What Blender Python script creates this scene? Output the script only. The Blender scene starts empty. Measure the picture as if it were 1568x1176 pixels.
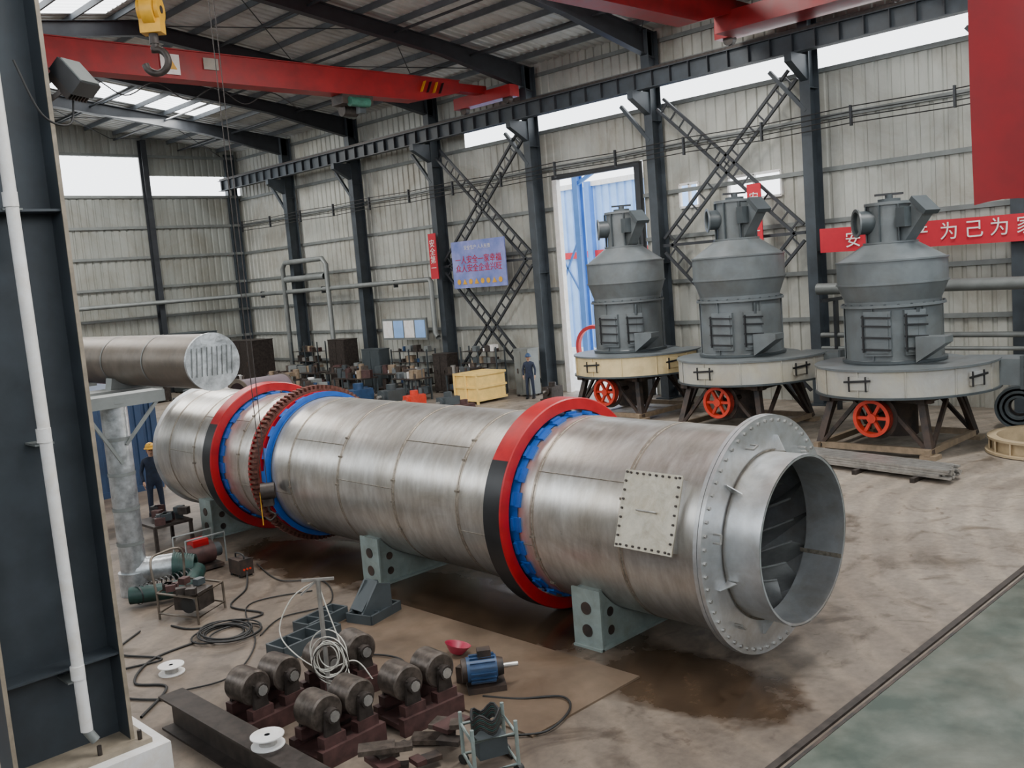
import bpy, math, random
from math import sin,cos,pi,radians
from mathutils import Vector, Matrix
random.seed(7)
V=Vector
# ---------------------------------------------------------------- camera
cp,sp=.9937,.1121
R0=V((.7164,-.6977,0));F=V((.6977*cp,.7164*cp,-sp));U0=R0.cross(F)
Rr=(.9968*R0-.08*U0).normalized();Uu=(.08*R0+.9968*U0).normalized()
cam=bpy.data.cameras.new('camera');co=bpy.data.objects.new('camera',cam);bpy.context.collection.objects.link(co)
cam.sensor_width=36;cam.lens=33.86;cam.clip_end=500
Mx=Matrix((Rr,Uu,-F)).transposed().to_4x4();Mx.translation=(0,0,4.9);co.matrix_world=Mx
bpy.context.scene.camera=co
# ---------------------------------------------------------------- materials
def pm(name,col,rough=.5,metal=0.,ns=4.,amt=.12,bump=0.,col2=None,stretch=(1,1,1),emis=None,thr=None,rv=.1,grime=0.,gs=.8):
    m=bpy.data.materials.new(name);m.use_nodes=True;nt=m.node_tree;N=nt.nodes;L=nt.links
    b=N['Principled BSDF'];b.inputs['Metallic'].default_value=metal;b.inputs['Roughness'].default_value=rough
    tc=N.new('ShaderNodeTexCoord');mp=N.new('ShaderNodeMapping');mp.inputs['Scale'].default_value=stretch
    L.new(tc.outputs['Object'],mp.inputs['Vector'])
    no=N.new('ShaderNodeTexNoise');no.inputs['Scale'].default_value=ns;no.inputs['Detail'].default_value=6;no.inputs['Roughness'].default_value=.6
    L.new(mp.outputs['Vector'],no.inputs['Vector'])
    r=N.new('ShaderNodeValToRGB');L.new(no.outputs['Fac'],r.inputs['Fac'])
    c1=[max(0,x*(1-amt)) for x in col];c2=[min(1,x*(1+amt)) for x in col] if col2 is None else col2
    a,bb=thr or (.35,.65)
    r.color_ramp.elements[0].position=a;r.color_ramp.elements[1].position=bb
    r.color_ramp.elements[0].color=(*c1,1);r.color_ramp.elements[1].color=(*c2,1)
    out=r.outputs['Color']
    if grime:
        n2=N.new('ShaderNodeTexNoise');n2.inputs['Scale'].default_value=gs;n2.inputs['Detail'].default_value=9;n2.inputs['Roughness'].default_value=.7;n2.inputs['Distortion'].default_value=.8
        L.new(tc.outputs['Object'],n2.inputs['Vector']);r2=N.new('ShaderNodeValToRGB');L.new(n2.outputs['Fac'],r2.inputs['Fac'])
        r2.color_ramp.elements[0].position=.42;r2.color_ramp.elements[1].position=.7;r2.color_ramp.elements[0].color=(1,1,1,1);g=1-grime;r2.color_ramp.elements[1].color=(g,g*.93,g*.84,1)
        mx=N.new('ShaderNodeMixRGB');mx.blend_type='MULTIPLY';mx.inputs[0].default_value=1;L.new(out,mx.inputs[1]);L.new(r2.outputs['Color'],mx.inputs[2]);out=mx.outputs[0]
    L.new(out,b.inputs['Base Color'])
    if rv:
        mr=N.new('ShaderNodeMapRange');mr.inputs['To Min'].default_value=max(.05,rough-rv);mr.inputs['To Max'].default_value=min(1,rough+rv)
        L.new(no.outputs['Fac'],mr.inputs['Value']);L.new(mr.outputs['Result'],b.inputs['Roughness'])
    if bump:
        bp=N.new('ShaderNodeBump');bp.inputs['Strength'].default_value=bump;bp.inputs['Distance'].default_value=.02
        L.new(no.outputs['Fac'],bp.inputs['Height']);L.new(bp.outputs['Normal'],b.inputs['Normal'])
    if emis:
        b.inputs['Emission Color'].default_value=(*col,1);b.inputs['Emission Strength'].default_value=emis
    return m
STEEL=pm('stainless_plate',(.60,.58,.55),.30,.8,2.2,.12,.015,col2=(.70,.69,.66),stretch=(1,4,1),grime=.30,gs=.9,rv=.06)
STEEL2=pm('stainless_end_plate',(.60,.62,.64),.34,.75,5,.1,.02,grime=.2,gs=1.5)
WELD=pm('weld_bead',(.26,.23,.19),.5,.6,20,.4)
REDP=pm('red_paint',(.38,.004,.009),.4,0,5,.15)
BLKP=pm('black_paint',(.010,.011,.013),.4,0,5,.3)
BLUP=pm('blue_paint',(.008,.085,.36),.4,0,5,.15)
RUST=pm('rusty_gear_steel',(.13,.05,.035),.6,.4,15,.4)
CRED=pm('crane_red_paint',(.27,.007,.010),.45,0,2,.2)
COL=pm('column_dark_paint',(.032,.041,.050),.5,0,2,.25)
COLD=pm('bracing_dark_paint',(.020,.023,.028),.5,0,3,.25)
BEIGE=pm('primer_beige_edge',(.24,.20,.15),.6,0,6,.2)
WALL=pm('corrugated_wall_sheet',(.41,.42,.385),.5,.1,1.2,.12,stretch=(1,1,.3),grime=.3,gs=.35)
WALLG=pm('shaded_wall_sheet',(.27,.285,.265),.5,.1,1.2,.12,stretch=(1,1,.3),grime=.25,gs=.3)  # wall sheet darkened, the gable's backlit shade is in the colour
GIRT=pm('girt_galvanised',(.18,.195,.19),.5,.3,2,.15)
ROOF=pm('roof_sheet',(.50,.52,.52),.5,.1,1.5,.12,grime=.2,gs=.3)
PURL=pm('purlin_paint',(.08,.09,.10),.55,0,2,.2)
GREY=pm('mill_grey_paint',(.112,.130,.140),.40,0,2.5,.12,grime=.15)
GREYD=pm('mill_dark_grey',(.045,.056,.062),.45,0,3,.15)
CREAM=pm('mill_sunlit_cream',(.58,.47,.26),.55,0,2,.12,grime=.25)  # sunlight on the mill base painted in as cream
CREAM2=pm('mill_pale_grey_sun_tint',(.44,.42,.34),.55,0,.9,.12,col2=(.30,.31,.31),grime=.2)  # pale grey with sunlit cream mixed into the colour
DGREY=pm('frame_black_paint',(.014,.014,.015),.55,0,4,.4,col2=(.06,.038,.028))
ORNG=pm('pulley_red',(.52,.035,.015),.45,0,6,.15)
FOOT=pm('foot_raw_steel',(.24,.18,.12),.6,.1,6,.2)
WHT=pm('white_paint',(.74,.74,.74),.4,0,4,.06,grime=.12,gs=3)
FOIL=pm('aluminium_foil_cladding',(.46,.49,.51),.33,.8,6,.3,.5)
GALV=pm('galvanised_cylinder',(.17,.145,.12),.42,.6,3,.2,.1,grime=.25)
SUPG=pm('support_grey_green_paint',(.22,.27,.26),.5,0,4,.12,grime=.2,gs=3)
BROWN=pm('dark_oily_steel',(.042,.034,.030),.5,.4,9,.4)
RBROWN=pm('oxide_red_steel',(.060,.027,.025),.55,.1,7,.35)
ROLL=pm('roller_worn_steel',(.10,.082,.070),.4,.6,12,.4)
BLACKR=pm('black_rubber',(.012,.012,.012),.6,0,8,.3)
CABW=pm('white_cable',(.6,.58,.52),.5,0,8,.1)
YEL=pm('yellow_paint',(.65,.34,.02),.45,0,5,.12)
YELB=pm('pale_yellow_panel',(.76,.52,.15),.6,0,3,.12)
WOODR=pm('wood_beige_ring_paint',(.40,.31,.19),.6,0,3,.15)
BLUM=pm('machine_blue_paint',(.02,.055,.13),.45,0,5,.2)
BLUC=pm('container_blue',(.014,.035,.085),.5,0,2,.2)
BLUO=pm('outdoor_blue_cladding',(.26,.45,.80),.5,0,1,.1)
BLUT=pm('outdoor_blue_steel',(.08,.22,.58),.5,0,1,.1)
GRNM=pm('machine_green',(.03,.13,.09),.5,0,6,.3)
BAN=pm('banner_red_cloth',(.46,.010,.026),.7,0,3,.08)
ALU=pm('raw_bar_steel',(.38,.37,.35),.4,.7,6,.2)
WOOD=pm('timber',(.26,.18,.11),.8,0,6,.3)
MAG=pm('magenta_plastic',(.30,.02,.05),.4,0,6,.1)
SKINM=pm('skin',(.42,.24,.16),.6,0,9,.08)
CLOTH=pm('navy_overall_cloth',(.014,.022,.045),.85,0,12,.25)
POST=pm('poster_blue',(.13,.20,.55),.5,0,1.2,.25,col2=(.26,.28,.60))
GRN=pm('green_hose',(.008,.035,.030),.5,0,8,.3)
SKYL=pm('skylight_translucent',(.9,.93,.95),.5,0,2,.03,emis=4.5)
# ---------------------------------------------------------------- mesh builder
class M:
    def __init__(s,name): s.n=name;s.v=[];s.f=[];s.mi=[];s.sm=[];s.mats=[]
    def add(s,vs,fs,mat,smooth=False):
        if mat not in s.mats:s.mats.append(mat)
        k=s.mats.index(mat);o=len(s.v);s.v+= [tuple(v) for v in vs]
        for f in fs: s.f.append(tuple(i+o for i in f));s.mi.append(k);s.sm.append(smooth)
    def box(s,c,d,mat,rot=None):
        c=V(c);h=V(d)/2;vs=[]
        for x in(-1,1):
            for y in(-1,1):
                for z in(-1,1):
                    p=V((x*h.x,y*h.y,z*h.z))
                    if rot is not None:p=rot@p
                    vs.append(c+p)
        s.add(vs,[(0,1,3,2),(4,6,7,5),(0,4,5,1),(2,3,7,6),(0,2,6,4),(1,5,7,3)],mat)
    def bx(s,x0,x1,y0,y1,z0,z1,mat): s.box(((x0+x1)/2,(y0+y1)/2,(z0+z1)/2),(abs(x1-x0),abs(y1-y0),abs(z1-z0)),mat)
    def frame(s,ax,up=None):
        ax=V(ax).normalized();u=V(up) if up else (V((0,0,1)) if abs(ax.z)<.9 else V((1,0,0)))
        a=u.cross(ax).normalized();b=ax.cross(a);return a,b,ax
    def beam(s,p0,p1,w,h,mat,up=None):
        p0=V(p0);p1=V(p1);a,b,ax=s.frame(p1-p0,up)
        R=Matrix((a,b,ax)).transposed();s.box((p0+p1)/2,(w,h,(p1-p0).length),mat,R)
    def ibeam(s,p0,p1,w,h,mat,up=None,tf=.02,tw=.014):
        p0=V(p0);p1=V(p1);a,b,ax=s.frame(p1-p0,up);R=Matrix((a,b,ax)).transposed();l=(p1-p0).length;c=(p0+p1)/2
        s.box(c+b*(h/2-tf/2),(w,tf,l),mat,R);s.box(c-b*(h/2-tf/2),(w,tf,l),mat,R);s.box(c,(tw,h-2*tf,l),mat,R)
    def cyl(s,p0,p1,r0,mat,r1=None,seg=20,cap=True,a0=0):
        r1=r0 if r1 is None else r1;p0=V(p0);p1=V(p1);a,b,ax=s.frame(p1-p0)
        c0=[p0+(a*cos(a0+2*pi*i/seg)+b*sin(a0+2*pi*i/seg))*r0 for i in range(seg)];c1=[p1+(a*cos(a0+2*pi*i/seg)+b*sin(a0+2*pi*i/seg))*r1 for i in range(seg)]
        s.add(c0+c1,[(i,(i+1)%seg,seg+(i+1)%seg,seg+i) for i in range(seg)],mat,seg>10)
        if cap:
            if r0>0:s.add(c0,[tuple(reversed(range(seg)))],mat)
            if r1>0:s.add(c1,[tuple(range(seg))],mat)
    def rev(s,prof,o,ax,mat,seg=64,closed=True,a0=0,a1=2*pi,smooth=True):
        o=V(o);a,b,ax=s.frame(ax);n=len(prof);full=abs(a1-a0-2*pi)<1e-6
        k=seg if full else seg+1
        for e in range(n if closed else n-1):
            (t0,r0),(t1,r1)=prof[e],prof[(e+1)%n];vs=[]
            for (t,r) in((t0,r0),(t1,r1)):
                for i in range(k):
                    th=a0+(a1-a0)*i/seg;vs.append(o+ax*t+(a*cos(th)+b*sin(th))*r)
            s.add(vs,[(i,(i+1)%k,k+(i+1)%k,k+i) for i in range(seg)],mat,smooth)
    def tube(s,pts,r,mat,seg=6,cyc=False):
        pts=[V(p) for p in pts];n=len(pts);rings=[];t=(pts[1]-pts[0]).normalized();a,b,_=s.frame(t)
        for i,p in enumerate(pts):
            if cyc:tt=(pts[(i+1)%n]-pts[i-1])
            else:tt=(pts[min(i+1,n-1)]-pts[max(i-1,0)])
            if tt.length<1e-6:tt=t
            t=tt.normalized();a=(a-t*a.dot(t)).normalized();b=t.cross(a)
            rings+= [p+(a*cos(2*pi*j/seg)+b*sin(2*pi*j/seg))*r for j in range(seg)]
        fs=[]
        for i in range(n if cyc else n-1):
            for j in range(seg):
                i2=(i+1)%n;fs.append((i*seg+j,i*seg+(j+1)%seg,i2*seg+(j+1)%seg,i2*seg+j))
        s.add(rings,fs,mat,True)
    def prism(s,pts,ext,mat,smooth=False):
        pts=[V(p) for p in pts];e=V(ext);n=len(pts)
        s.add(pts,[tuple(range(n))],mat);s.add([p+e for p in pts],[tuple(reversed(range(n)))],mat)
        s.add(pts+[p+e for p in pts],[(i,n+i,n+(i+1)%n,(i+1)%n) for i in range(n)],mat,smooth)
    def done(s,recalc=True):
        me=bpy.data.meshes.new(s.n);me.from_pydata(s.v,[],s.f)
        for m in s.mats:me.materials.append(m)
        me.polygons.foreach_set('material_index',s.mi);me.polygons.foreach_set('use_smooth',s.sm);me.update()
        ob=bpy.data.objects.new(s.n,me);bpy.context.collection.objects.link(ob)
        if recalc:
            import bmesh
            bm=bmesh.new();bm.from_mesh(me);bmesh.ops.recalc_face_normals(bm,faces=bm.faces);bm.to_mesh(me);bm.free()
        return ob
def rz(a):return Matrix.Rotation(a,3,'Z')
def curve(p,n=24):
    p=[V(q) for q in p];out=[]
    for i in range(len(p)-1):
        a=p[max(i-1,0)];b=p[i];c=p[i+1];d=p[min(i+2,len(p)-1)]
        for k in range(n):
            t=k/n;out.append(.5*((2*b)+(c-a)*t+(2*a-5*b+4*c-d)*t*t+(3*b-a-3*c+d)*t**3))
    out.append(p[-1]);return out
# ---------------------------------------------------------------- floor
def floor_mat():
    m=bpy.data.materials.new('stained_concrete');m.use_nodes=True;nt=m.node_tree;N=nt.nodes;L=nt.links;b=N['Principled BSDF']
    tc=N.new('ShaderNodeTexCoord')
    def noise(sc,det=6,str_=(1,1,1),dist=0,ro=.6):
        mp=N.new('ShaderNodeMapping');mp.inputs['Scale'].default_value=str_;L.new(tc.outputs['Object'],mp.inputs['Vector'])
        n=N.new('ShaderNodeTexNoise');n.inputs['Scale'].default_value=sc;n.inputs['Detail'].default_value=det;n.inputs['Distortion'].default_value=dist;n.inputs['Roughness'].default_value=ro
        L.new(mp.outputs['Vector'],n.inputs['Vector']);return n.outputs['Fac']
    def ramp(f,a,bb,ca,cb):
        r=N.new('ShaderNodeValToRGB');r.color_ramp.elements[0].position=a;r.color_ramp.elements[1].position=bb
        r.color_ramp.elements[0].color=(*ca,1);r.color_ramp.elements[1].color=(*cb,1);L.new(f,r.inputs['Fac']);return r.outputs['Color']
    def mix(f,a,bb,t='MIX'):
        x=N.new('ShaderNodeMixRGB');x.blend_type=t
        if isinstance(f,float):x.inputs[0].default_value=f
        else:L.new(f,x.inputs[0])
        for i,q in((1,a),(2,bb)):
            if isinstance(q,tuple):x.inputs[i].default_value=(*q,1)
            else:L.new(q,x.inputs[i])
        return x.outputs[0]
    def ma(op,a,bb):
        n=N.new('ShaderNodeMath');n.operation=op
        for i,q in((0,a),(1,bb)):
            if isinstance(q,(int,float)):n.inputs[i].default_value=q
            else:L.new(q,n.inputs[i])
        return n.outputs[0]
    sx=N.new('ShaderNodeSeparateXYZ');L.new(tc.outputs['Object'],sx.inputs[0])
    base=ramp(noise(.35,8,dist=.6),.35,.68,(.098,.074,.056),(.180,.146,.116))
    ax=N.new('ShaderNodeMapRange');ax.inputs['From Min'].default_value=10;ax.inputs['From Max'].default_value=17;L.new(sx.outputs['X'],ax.inputs['Value'])
    base=mix(ax.outputs[0],base,ramp(noise(.5,8,dist=1.0),.35,.65,(.165,.138,.112),(.27,.235,.195)))
    fine=ramp(noise(9,6),.3,.7,(.70,.70,.70),(1.12,1.12,1.12));c=mix(.8,base,fine,'MULTIPLY')
    stain=ramp(noise(.8,5,dist=1.5),.54,.68,(1,1,1),(.38,.34,.30));c=mix(.9,c,stain,'MULTIPLY')
    spots=ramp(noise(3.2,4,dist=.5),.62,.70,(1,1,1),(.55,.50,.46));c=mix(.8,c,spots,'MULTIPLY')
    wv=N.new('ShaderNodeTexWave');wv.wave_type='RINGS';wv.rings_direction='Z';wv.inputs['Scale'].default_value=.55;wv.inputs['Distortion'].default_value=5;wv.inputs['Detail'].default_value=4;wv.inputs['Detail Scale'].default_value=.6
    mp=N.new('ShaderNodeMapping');mp.inputs['Location'].default_value=(-20,2,0);L.new(tc.outputs['Object'],mp.inputs['Vector']);L.new(mp.outputs[0],wv.inputs['Vector'])
    arcs=ramp(wv.outputs['Fac'],.5,.95,(1,1,1),(1.30,1.28,1.24));c=mix(.7,c,arcs,'MULTIPLY')
    def puddle(cx,cy,rx,ry):
        dx=ma('DIVIDE',ma('SUBTRACT',sx.outputs['X'],cx),rx);dy=ma('DIVIDE',ma('SUBTRACT',sx.outputs['Y'],cy),ry)
        d=ma('ADD',ma('MULTIPLY',dx,dx),ma('MULTIPLY',dy,dy));nn=ma('MULTIPLY',noise(1.6,4),1.6)
        mr=N.new('ShaderNodeMapRange');mr.inputs['From Min'].default_value=1.8;mr.inputs['From Max'].default_value=1.45;L.new(ma('ADD',d,nn),mr.inputs['Value']);return mr.outputs[0]
    p=ma('MAXIMUM',ma('MAXIMUM',puddle(8.85,6.5,.9,1.5),puddle(9.3,10.6,1.0,3.6)),puddle(9.4,15.0,1.1,2.6))
    c=mix(p,c,mix(1.0,c,(.36,.29,.23),'MULTIPLY'))
    L.new(c,b.inputs['Base Color'])
    ro=N.new('ShaderNodeMapRange');ro.inputs['To Min'].default_value=.55;ro.inputs['To Max'].default_value=.22;L.new(p,ro.inputs['Value']);L.new(ro.outputs[0],b.inputs['Roughness'])
    bp=N.new('ShaderNodeBump');bp.inputs['Strength'].default_value=.12;bp.inputs['Distance'].default_value=.01;L.new(noise(14,5),bp.inputs['Height']);L.new(bp.outputs[0],b.inputs['Normal'])
    return m
f=M('floor');f.bx(-8,29.2,-8,51.2,-.2,0,floor_mat());f.done()
GREENF=pm('green_walkway_paint',(.060,.088,.070),.42,0,1.3,.35,.05,col2=(.135,.150,.125),thr=(.35,.7),grime=.35)
f=M('green_walkway');f.bx(-7.9,26,-7.9,4.62,0,.006,GREENF);f.done()
f=M('walkway_rail_edge');f.bx(-7.9,26,4.70,4.78,0,.03,BROWN);f.bx(-7.9,26,4.62,4.66,0,.012,DGREY);f.done()
o=M('yard_ground');o.bx(29.2,90,-20,80,-.25,-.03,pm('yard_concrete',(.6,.59,.56),.8,0,.5,.1));o.done()
# ---------------------------------------------------------------- corrugated walls
def corr(m,axis,pos,u0,u1,z0,z1,mat,pitch=.40,dep=.05,zt=None):
    us=[];u=u0
    pr=[(0,0),(.62,0),(.70,1),(.92,1),(1,0)]
    while u<u1-1e-4:
        for a,d in pr[:-1]:
            if u+a*pitch<u1:us.append((u+a*pitch,d*dep))
        u+=pitch
    us.append((u1,0));vs=[]
    for (uu,d) in us:
        top=zt(uu) if zt else z1
        for z in(z0,top):
            vs.append((pos+d,uu,z) if axis=='X' else (uu,pos+d,z))
    m.add(vs,[(2*i,2*i+2,2*i+3,2*i+1) for i in range(len(us)-1)],mat)
YL=[3,9,15,21,27,33,39,45,51]
w=M('wall_right')
for r in[(-8,51,11.8,13.3),(31.5,51,10.5,11.8),(-8,16.4,0,10.5),(16.4,18.4,0,6.8),(16.4,18.4,7.6,10.5),(18.4,19.6,0,10.5),(19.6,20.4,0,6.8),(19.6,20.4,7.6,10.5),(20.4,22,0,10.5),(22,26.4,8.7,10.5),(26.4,51,0,10.5)]:
    corr(w,'X',29.0,*r,WALL)
for z in[1.2,2.7,4.2,5.8,7.4,9.0,10.45,11.85,12.7]:
    segs=[(-8,51)] if z>8.7 else [(-8,22),(26.4,51)]
    for a,b in segs: w.bx(28.9,28.98,a,b,z-.07,z+.07,GIRT)
w.done(False)
# unseen walls behind and beside the camera, added to cut side light: sheeted to 7.5 m, open above for drum highlights
w=M('wall_back_unseen');corr(w,'X',-8,-8,51,0,7.5,WALLG)
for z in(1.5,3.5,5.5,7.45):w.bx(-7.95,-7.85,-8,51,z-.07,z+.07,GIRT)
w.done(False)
w=M('wall_front_unseen');corr(w,'Y',-8,-8,29,0,7.5,WALLG)
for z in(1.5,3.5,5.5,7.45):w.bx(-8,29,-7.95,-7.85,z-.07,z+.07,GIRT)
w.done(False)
o=M('door_1');
for y in(22.14,26.26):o.bx(28.78,29.0,y-.12,y+.12,0,8.5,WHT if y>23 else COLD)
o.bx(28.78,29.0,22.02,26.38,8.5,8.68,COLD);o.done()
for i,(a,b,c,d) in enumerate([(16.4,18.4,6.8,7.6),(19.6,20.4,6.8,7.6)]):
    o=M('window_%d'%(i+1));
    for z in(c,d):o.bx(28.92,29.05,a,b,z-.04,z+.04,WHT)
    for y in(a,(a+b)/2,b):o.bx(28.92,29.05,y-.03,y+.03,c,d,WHT)
    o.done()
def roofz(x):
    return 14.85-.125*abs(x-15.5) if x>3.3 else 13.325
w=M('wall_left')
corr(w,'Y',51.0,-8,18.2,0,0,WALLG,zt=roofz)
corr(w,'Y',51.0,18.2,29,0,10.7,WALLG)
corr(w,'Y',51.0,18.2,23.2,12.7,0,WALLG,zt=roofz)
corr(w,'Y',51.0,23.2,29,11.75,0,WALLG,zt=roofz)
for z in[1.2,2.7,4.2,5.8,7.4,9.0,10.62,12.78]:w.bx(-8,29,50.88,50.98,z-.07,z+.07,GIRT)
w.done(False)
o=M('window_3')
for x in(18.2,23.2):o.bx(x-.03,x+.03,50.95,51.03,10.7,12.7,WHT)
for x in(28.4,):o.bx(x-.03,x+.03,50.95,51.03,10.7,11.75,WHT)
o.done()
o=M('gable_wind_post')
for x in(12.5,17.9,23.3):o.ibeam((x,50.65,0),(x,50.65,roofz(x)-.3),.3,.4,COLD,up=(0,1,0))
o.done()
# ---------------------------------------------------------------- roof
r=M('ceiling')
SK=[(5.3,7.0,1,1),(17.2,18.9,1,1),(31.0,33.0,0,1),(42.2,44.8,1,1)]
def roofpanel(y0,y1,x0,x1,mat,dz=0):
    pitch=.38;ys=[];y=y0
    while y<y1-1e-4:
        for a,d in((0,0),(.55,0),(.65,.045),(.9,.045)):
            if y+a*pitch<y1:ys.append((y+a*pitch,d))
        y+=pitch
    ys.append((y1,0));vs=[]
    for (yy,d) in ys:
        for x in(x0,x1):vs.append((x,yy,roofz(x)+d+dz))
    r.add(vs,[(2*i,2*i+2,2*i+3,2*i+1) for i in range(len(ys)-1)],mat)
yy=-8
for (a,b,fr,fl) in SK+[(51.2,51.2,0,0)]:
    for xa,xb,on in((15.5,29.3,fr),(3.4,15.5,fl)):
        roofpanel(yy,a,xa,xb,ROOF)
        if b>a:
            if on:
                roofpanel(a,b,(xa+1.0),(xb-5.5) if xa>10 else xb-1,SKYL)
                roofpanel(a,b,xa,xa+1,ROOF);roofpanel(a,b,xb-(5.5 if xa>10 else 1),xb,ROOF)
            else:roofpanel(a,b,xa,xb,ROOF)
    yy=b
r.bx(-8,3.4,-8,51,13.33,13.37,ROOF)  # unseen side span added to block overhead sky light
x=16.2
while x<29:
    for q in(x,31-x):
        r.bx(q-.035,q+.035,-8,51,roofz(q)-.22,roofz(q)-.02,PURL)
    x+=1.45
r.done(False)
rf=M('roof_rafters')
for y in YL[1:-1]:
    for (xa,xb) in((28.6,15.5),(3.4,15.5)):
        ha,hb=.9,.5
        za=roofz(xa)-.25;zb=roofz(xb)-.25
        rf.prism([(xa,y-.01,za),(xb,y-.01,zb),(xb,y-.01,zb-hb),(xb+(xa-xb)*.65,y-.01,roofz(xb+(xa-xb)*.65)-.25-hb),(xa,y-.01,za-ha)],(0,.02,0),COLD)
        xm=xb+(xa-xb)*.65;zm=roofz(xm)-.25-hb
        rf.beam((xa,y,za),(xb,y,zb),.28,.02,COLD);rf.beam((xa,y,za-ha),(xm,y,zm),.28,.02,COLD);rf.beam((xm,y,zm),(xb,y,zb-hb),.28,.02,COLD)
for ya,yb in((3,9),(15,21),(27,33),(45,51)):
    for xa,xb in((28,21.8),(21.8,15.6)):
        rf.cyl((xa,ya,roofz(xa)-.4),(xb,yb,roofz(xb)-.4),.02,COLD,seg=6);rf.cyl((xb,ya,roofz(xb)-.4),(xa,yb,roofz(xa)-.4),.02,COLD,seg=6)
for x_ in(18.5,22,25.5):rf.cyl((x_,-8,roofz(x_)-.45),(x_,51,roofz(x_)-.45),.05,COLD,seg=8)
rf.done()
# ---------------------------------------------------------------- long wall columns
for y in YL:
    c=M('steel_column')
    c.ibeam((28.45,y,0),(28.45,y,13.0),.34,.6,COL,up=(1,0,0),tf=.03,tw=.02)
    if y<51:
        c.prism([(28.15,y-.12,10.86),(27.2,y-.12,10.86),(27.2,y-.12,10.6),(28.15,y-.12,10.1)],(0,.24,0),COL)
        for z in(4.9,9.9):c.bx(28.18,28.72,y-.15,y+.15,z-.012,z+.012,COL)
        c.beam((28.2,y,9.2),(28.2,y+1.2,10.6),.12,.12,COL)
    c.bx(28.0,28.9,y-.3,y+.3,0,.05,COL)
    c.done()
def lattice(m,p0,p1,w=.42,x=28.1):
    p0=V(p0);p1=V(p1);d=(p1-p0).normalized();n=V((0,-d.z,d.y));L=(p1-p0).length
    m.beam(p0+n*w/2,p1+n*w/2,.09,.09,COLD,up=(1,0,0));m.beam(p0-n*w/2,p1-n*w/2,.09,.09,COLD,up=(1,0,0))
    k=int(L/.45)
    for i in range(k):
        q=p0+d*(L*(i+.5)/k);m.beam(q+n*w/2,q-n*w/2,.05,.04,COLD,up=(1,0,0))
for ya,yb in((27.45,32.55),(15.45,20.55)):
    b=M('lattice_cross_brace')
    for za,zb in((.3,5.4),(5.6,10.4)):
        lattice(b,(28.3,ya,za),(28.3,yb,zb));lattice(b,(28.3,yb,za),(28.3,ya,zb))
    b.beam((28.3,ya-.2,5.5),(28.3,yb+.2,5.5),.08,.1,COLD)
    b.done()
rb=M('crane_runway_beam')
rb.ibeam((27.6,-7.8,11.16),(27.6,50.6,11.16),.32,.58,COL,tf=.03,tw=.02)
y=-7.5
while y<50.5:
    rb.bx(27.46,27.74,y-.012,y+.012,10.9,11.42,COLD);y+=.75
rb.bx(27.55,27.65,-7.8,50.6,11.45,11.56,BROWN)
rb.done()
c=M('wall_cable_lines')
for k in range(4):c.tube([(28.02,y,8.55+.16*k+(.03*sin(y*1.05))) for y in [i*1.5 for i in range(-5,34)]],.018,BLACKR,5)
for y in[i*3.0+1.5 for i in range(-2,17)]:c.bx(28.0,28.1,y-.03,y+.03,8.5,9.1,COLD)
c.done()
p=M('wall_gas_pipe')
p.tube([(10,50.3,4.9),(27.9,50.3,4.95),(28.0,50.1,4.95),(28.0,46,4.95),(28,33.5,5.0),(27.9,33.3,4.9),(27.9,33.3,2.6),(27.8,33,2.4)],.12,GIRT,10)
for y in(48,42,36):p.bx(27.9,28.12,y-.04,y+.04,4.75,5.1,COLD)
p.tube([(27.9,45.5,0),(27.9,45.5,6.2),(27.9,45.2,6.5),(27.9,41.7,6.5),(27.9,41.4,6.2),(27.9,41.4,0)],.13,GIRT,10)
p.tube([(27.9,45.3,5.6),(27.9,41.6,5.6)],.16,GIRT,10)
p.done()
p=M('wall_air_duct')
p.tube([(26.9,14.2,3.75),(26.9,2,3.55)],.17,GIRT,12)
p.tube([(27.0,7.9,3.6),(27.0,7.9,2.0),(26.9,7.9,1.6)],.12,GRNM,10);p.tube([(26.9,13.0,3.6),(26.9,13.0,0)],.13,GIRT,10)
p.tube([(27.6,14.5,2.3),(27.6,2,2.2)],.08,GIRT,8);p.tube([(27.6,14.5,1.9),(27.6,2,1.85)],.06,GIRT,8)
for y in(3.6,8.4,14.0):
    p.bx(26.7,28.0,y-.04,y+.04,3.35,3.45,COLD);p.bx(27.5,27.7,y-.04,y+.04,0,3.35,COLD)
p.done()
# ---------------------------------------------------------------- outdoors
o=M('neighbour_workshop_building')
corr(o,'X',46,34,70,0,10.2,BLUO,pitch=.6,dep=.08)
o.bx(45.8,46,34,70,5.6,6.0,BAN);o.bx(45.8,46,34,70,9.9,10.2,WHT);o.bx(46,50,34,34.1,0,10.2,BLUO)
for y in range(34,70,5):o.bx(45.6,46,y-.2,y+.2,0,10.2,BLUT)
o.done(False)
o=M('outdoor_gantry_frame')
o.ibeam((34,29.6,0),(34,29.6,9.4),.3,.4,BLUT);o.ibeam((34,31.4,0),(34,31.4,9.4),.25,.25,BLUT)
o.ibeam((34,22,9.6),(34,40,9.6),.3,.45,BLUT);o.beam((34,29.6,8.8),(34,27.9,9.5),.15,.15,BLUT);o.rev([(-.1,1.2),(.1,1.2),(.1,1.05),(-.1,1.05)],(32,27.3,1.3),(1,0,0.2),REDP,40)
o.beam((34,29.6,3.5),(34,31.4,6.5),.08,.08,BLUT);o.beam((34,31.4,3.5),(34,29.6,6.5),.08,.08,BLUT)
o.done()
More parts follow.
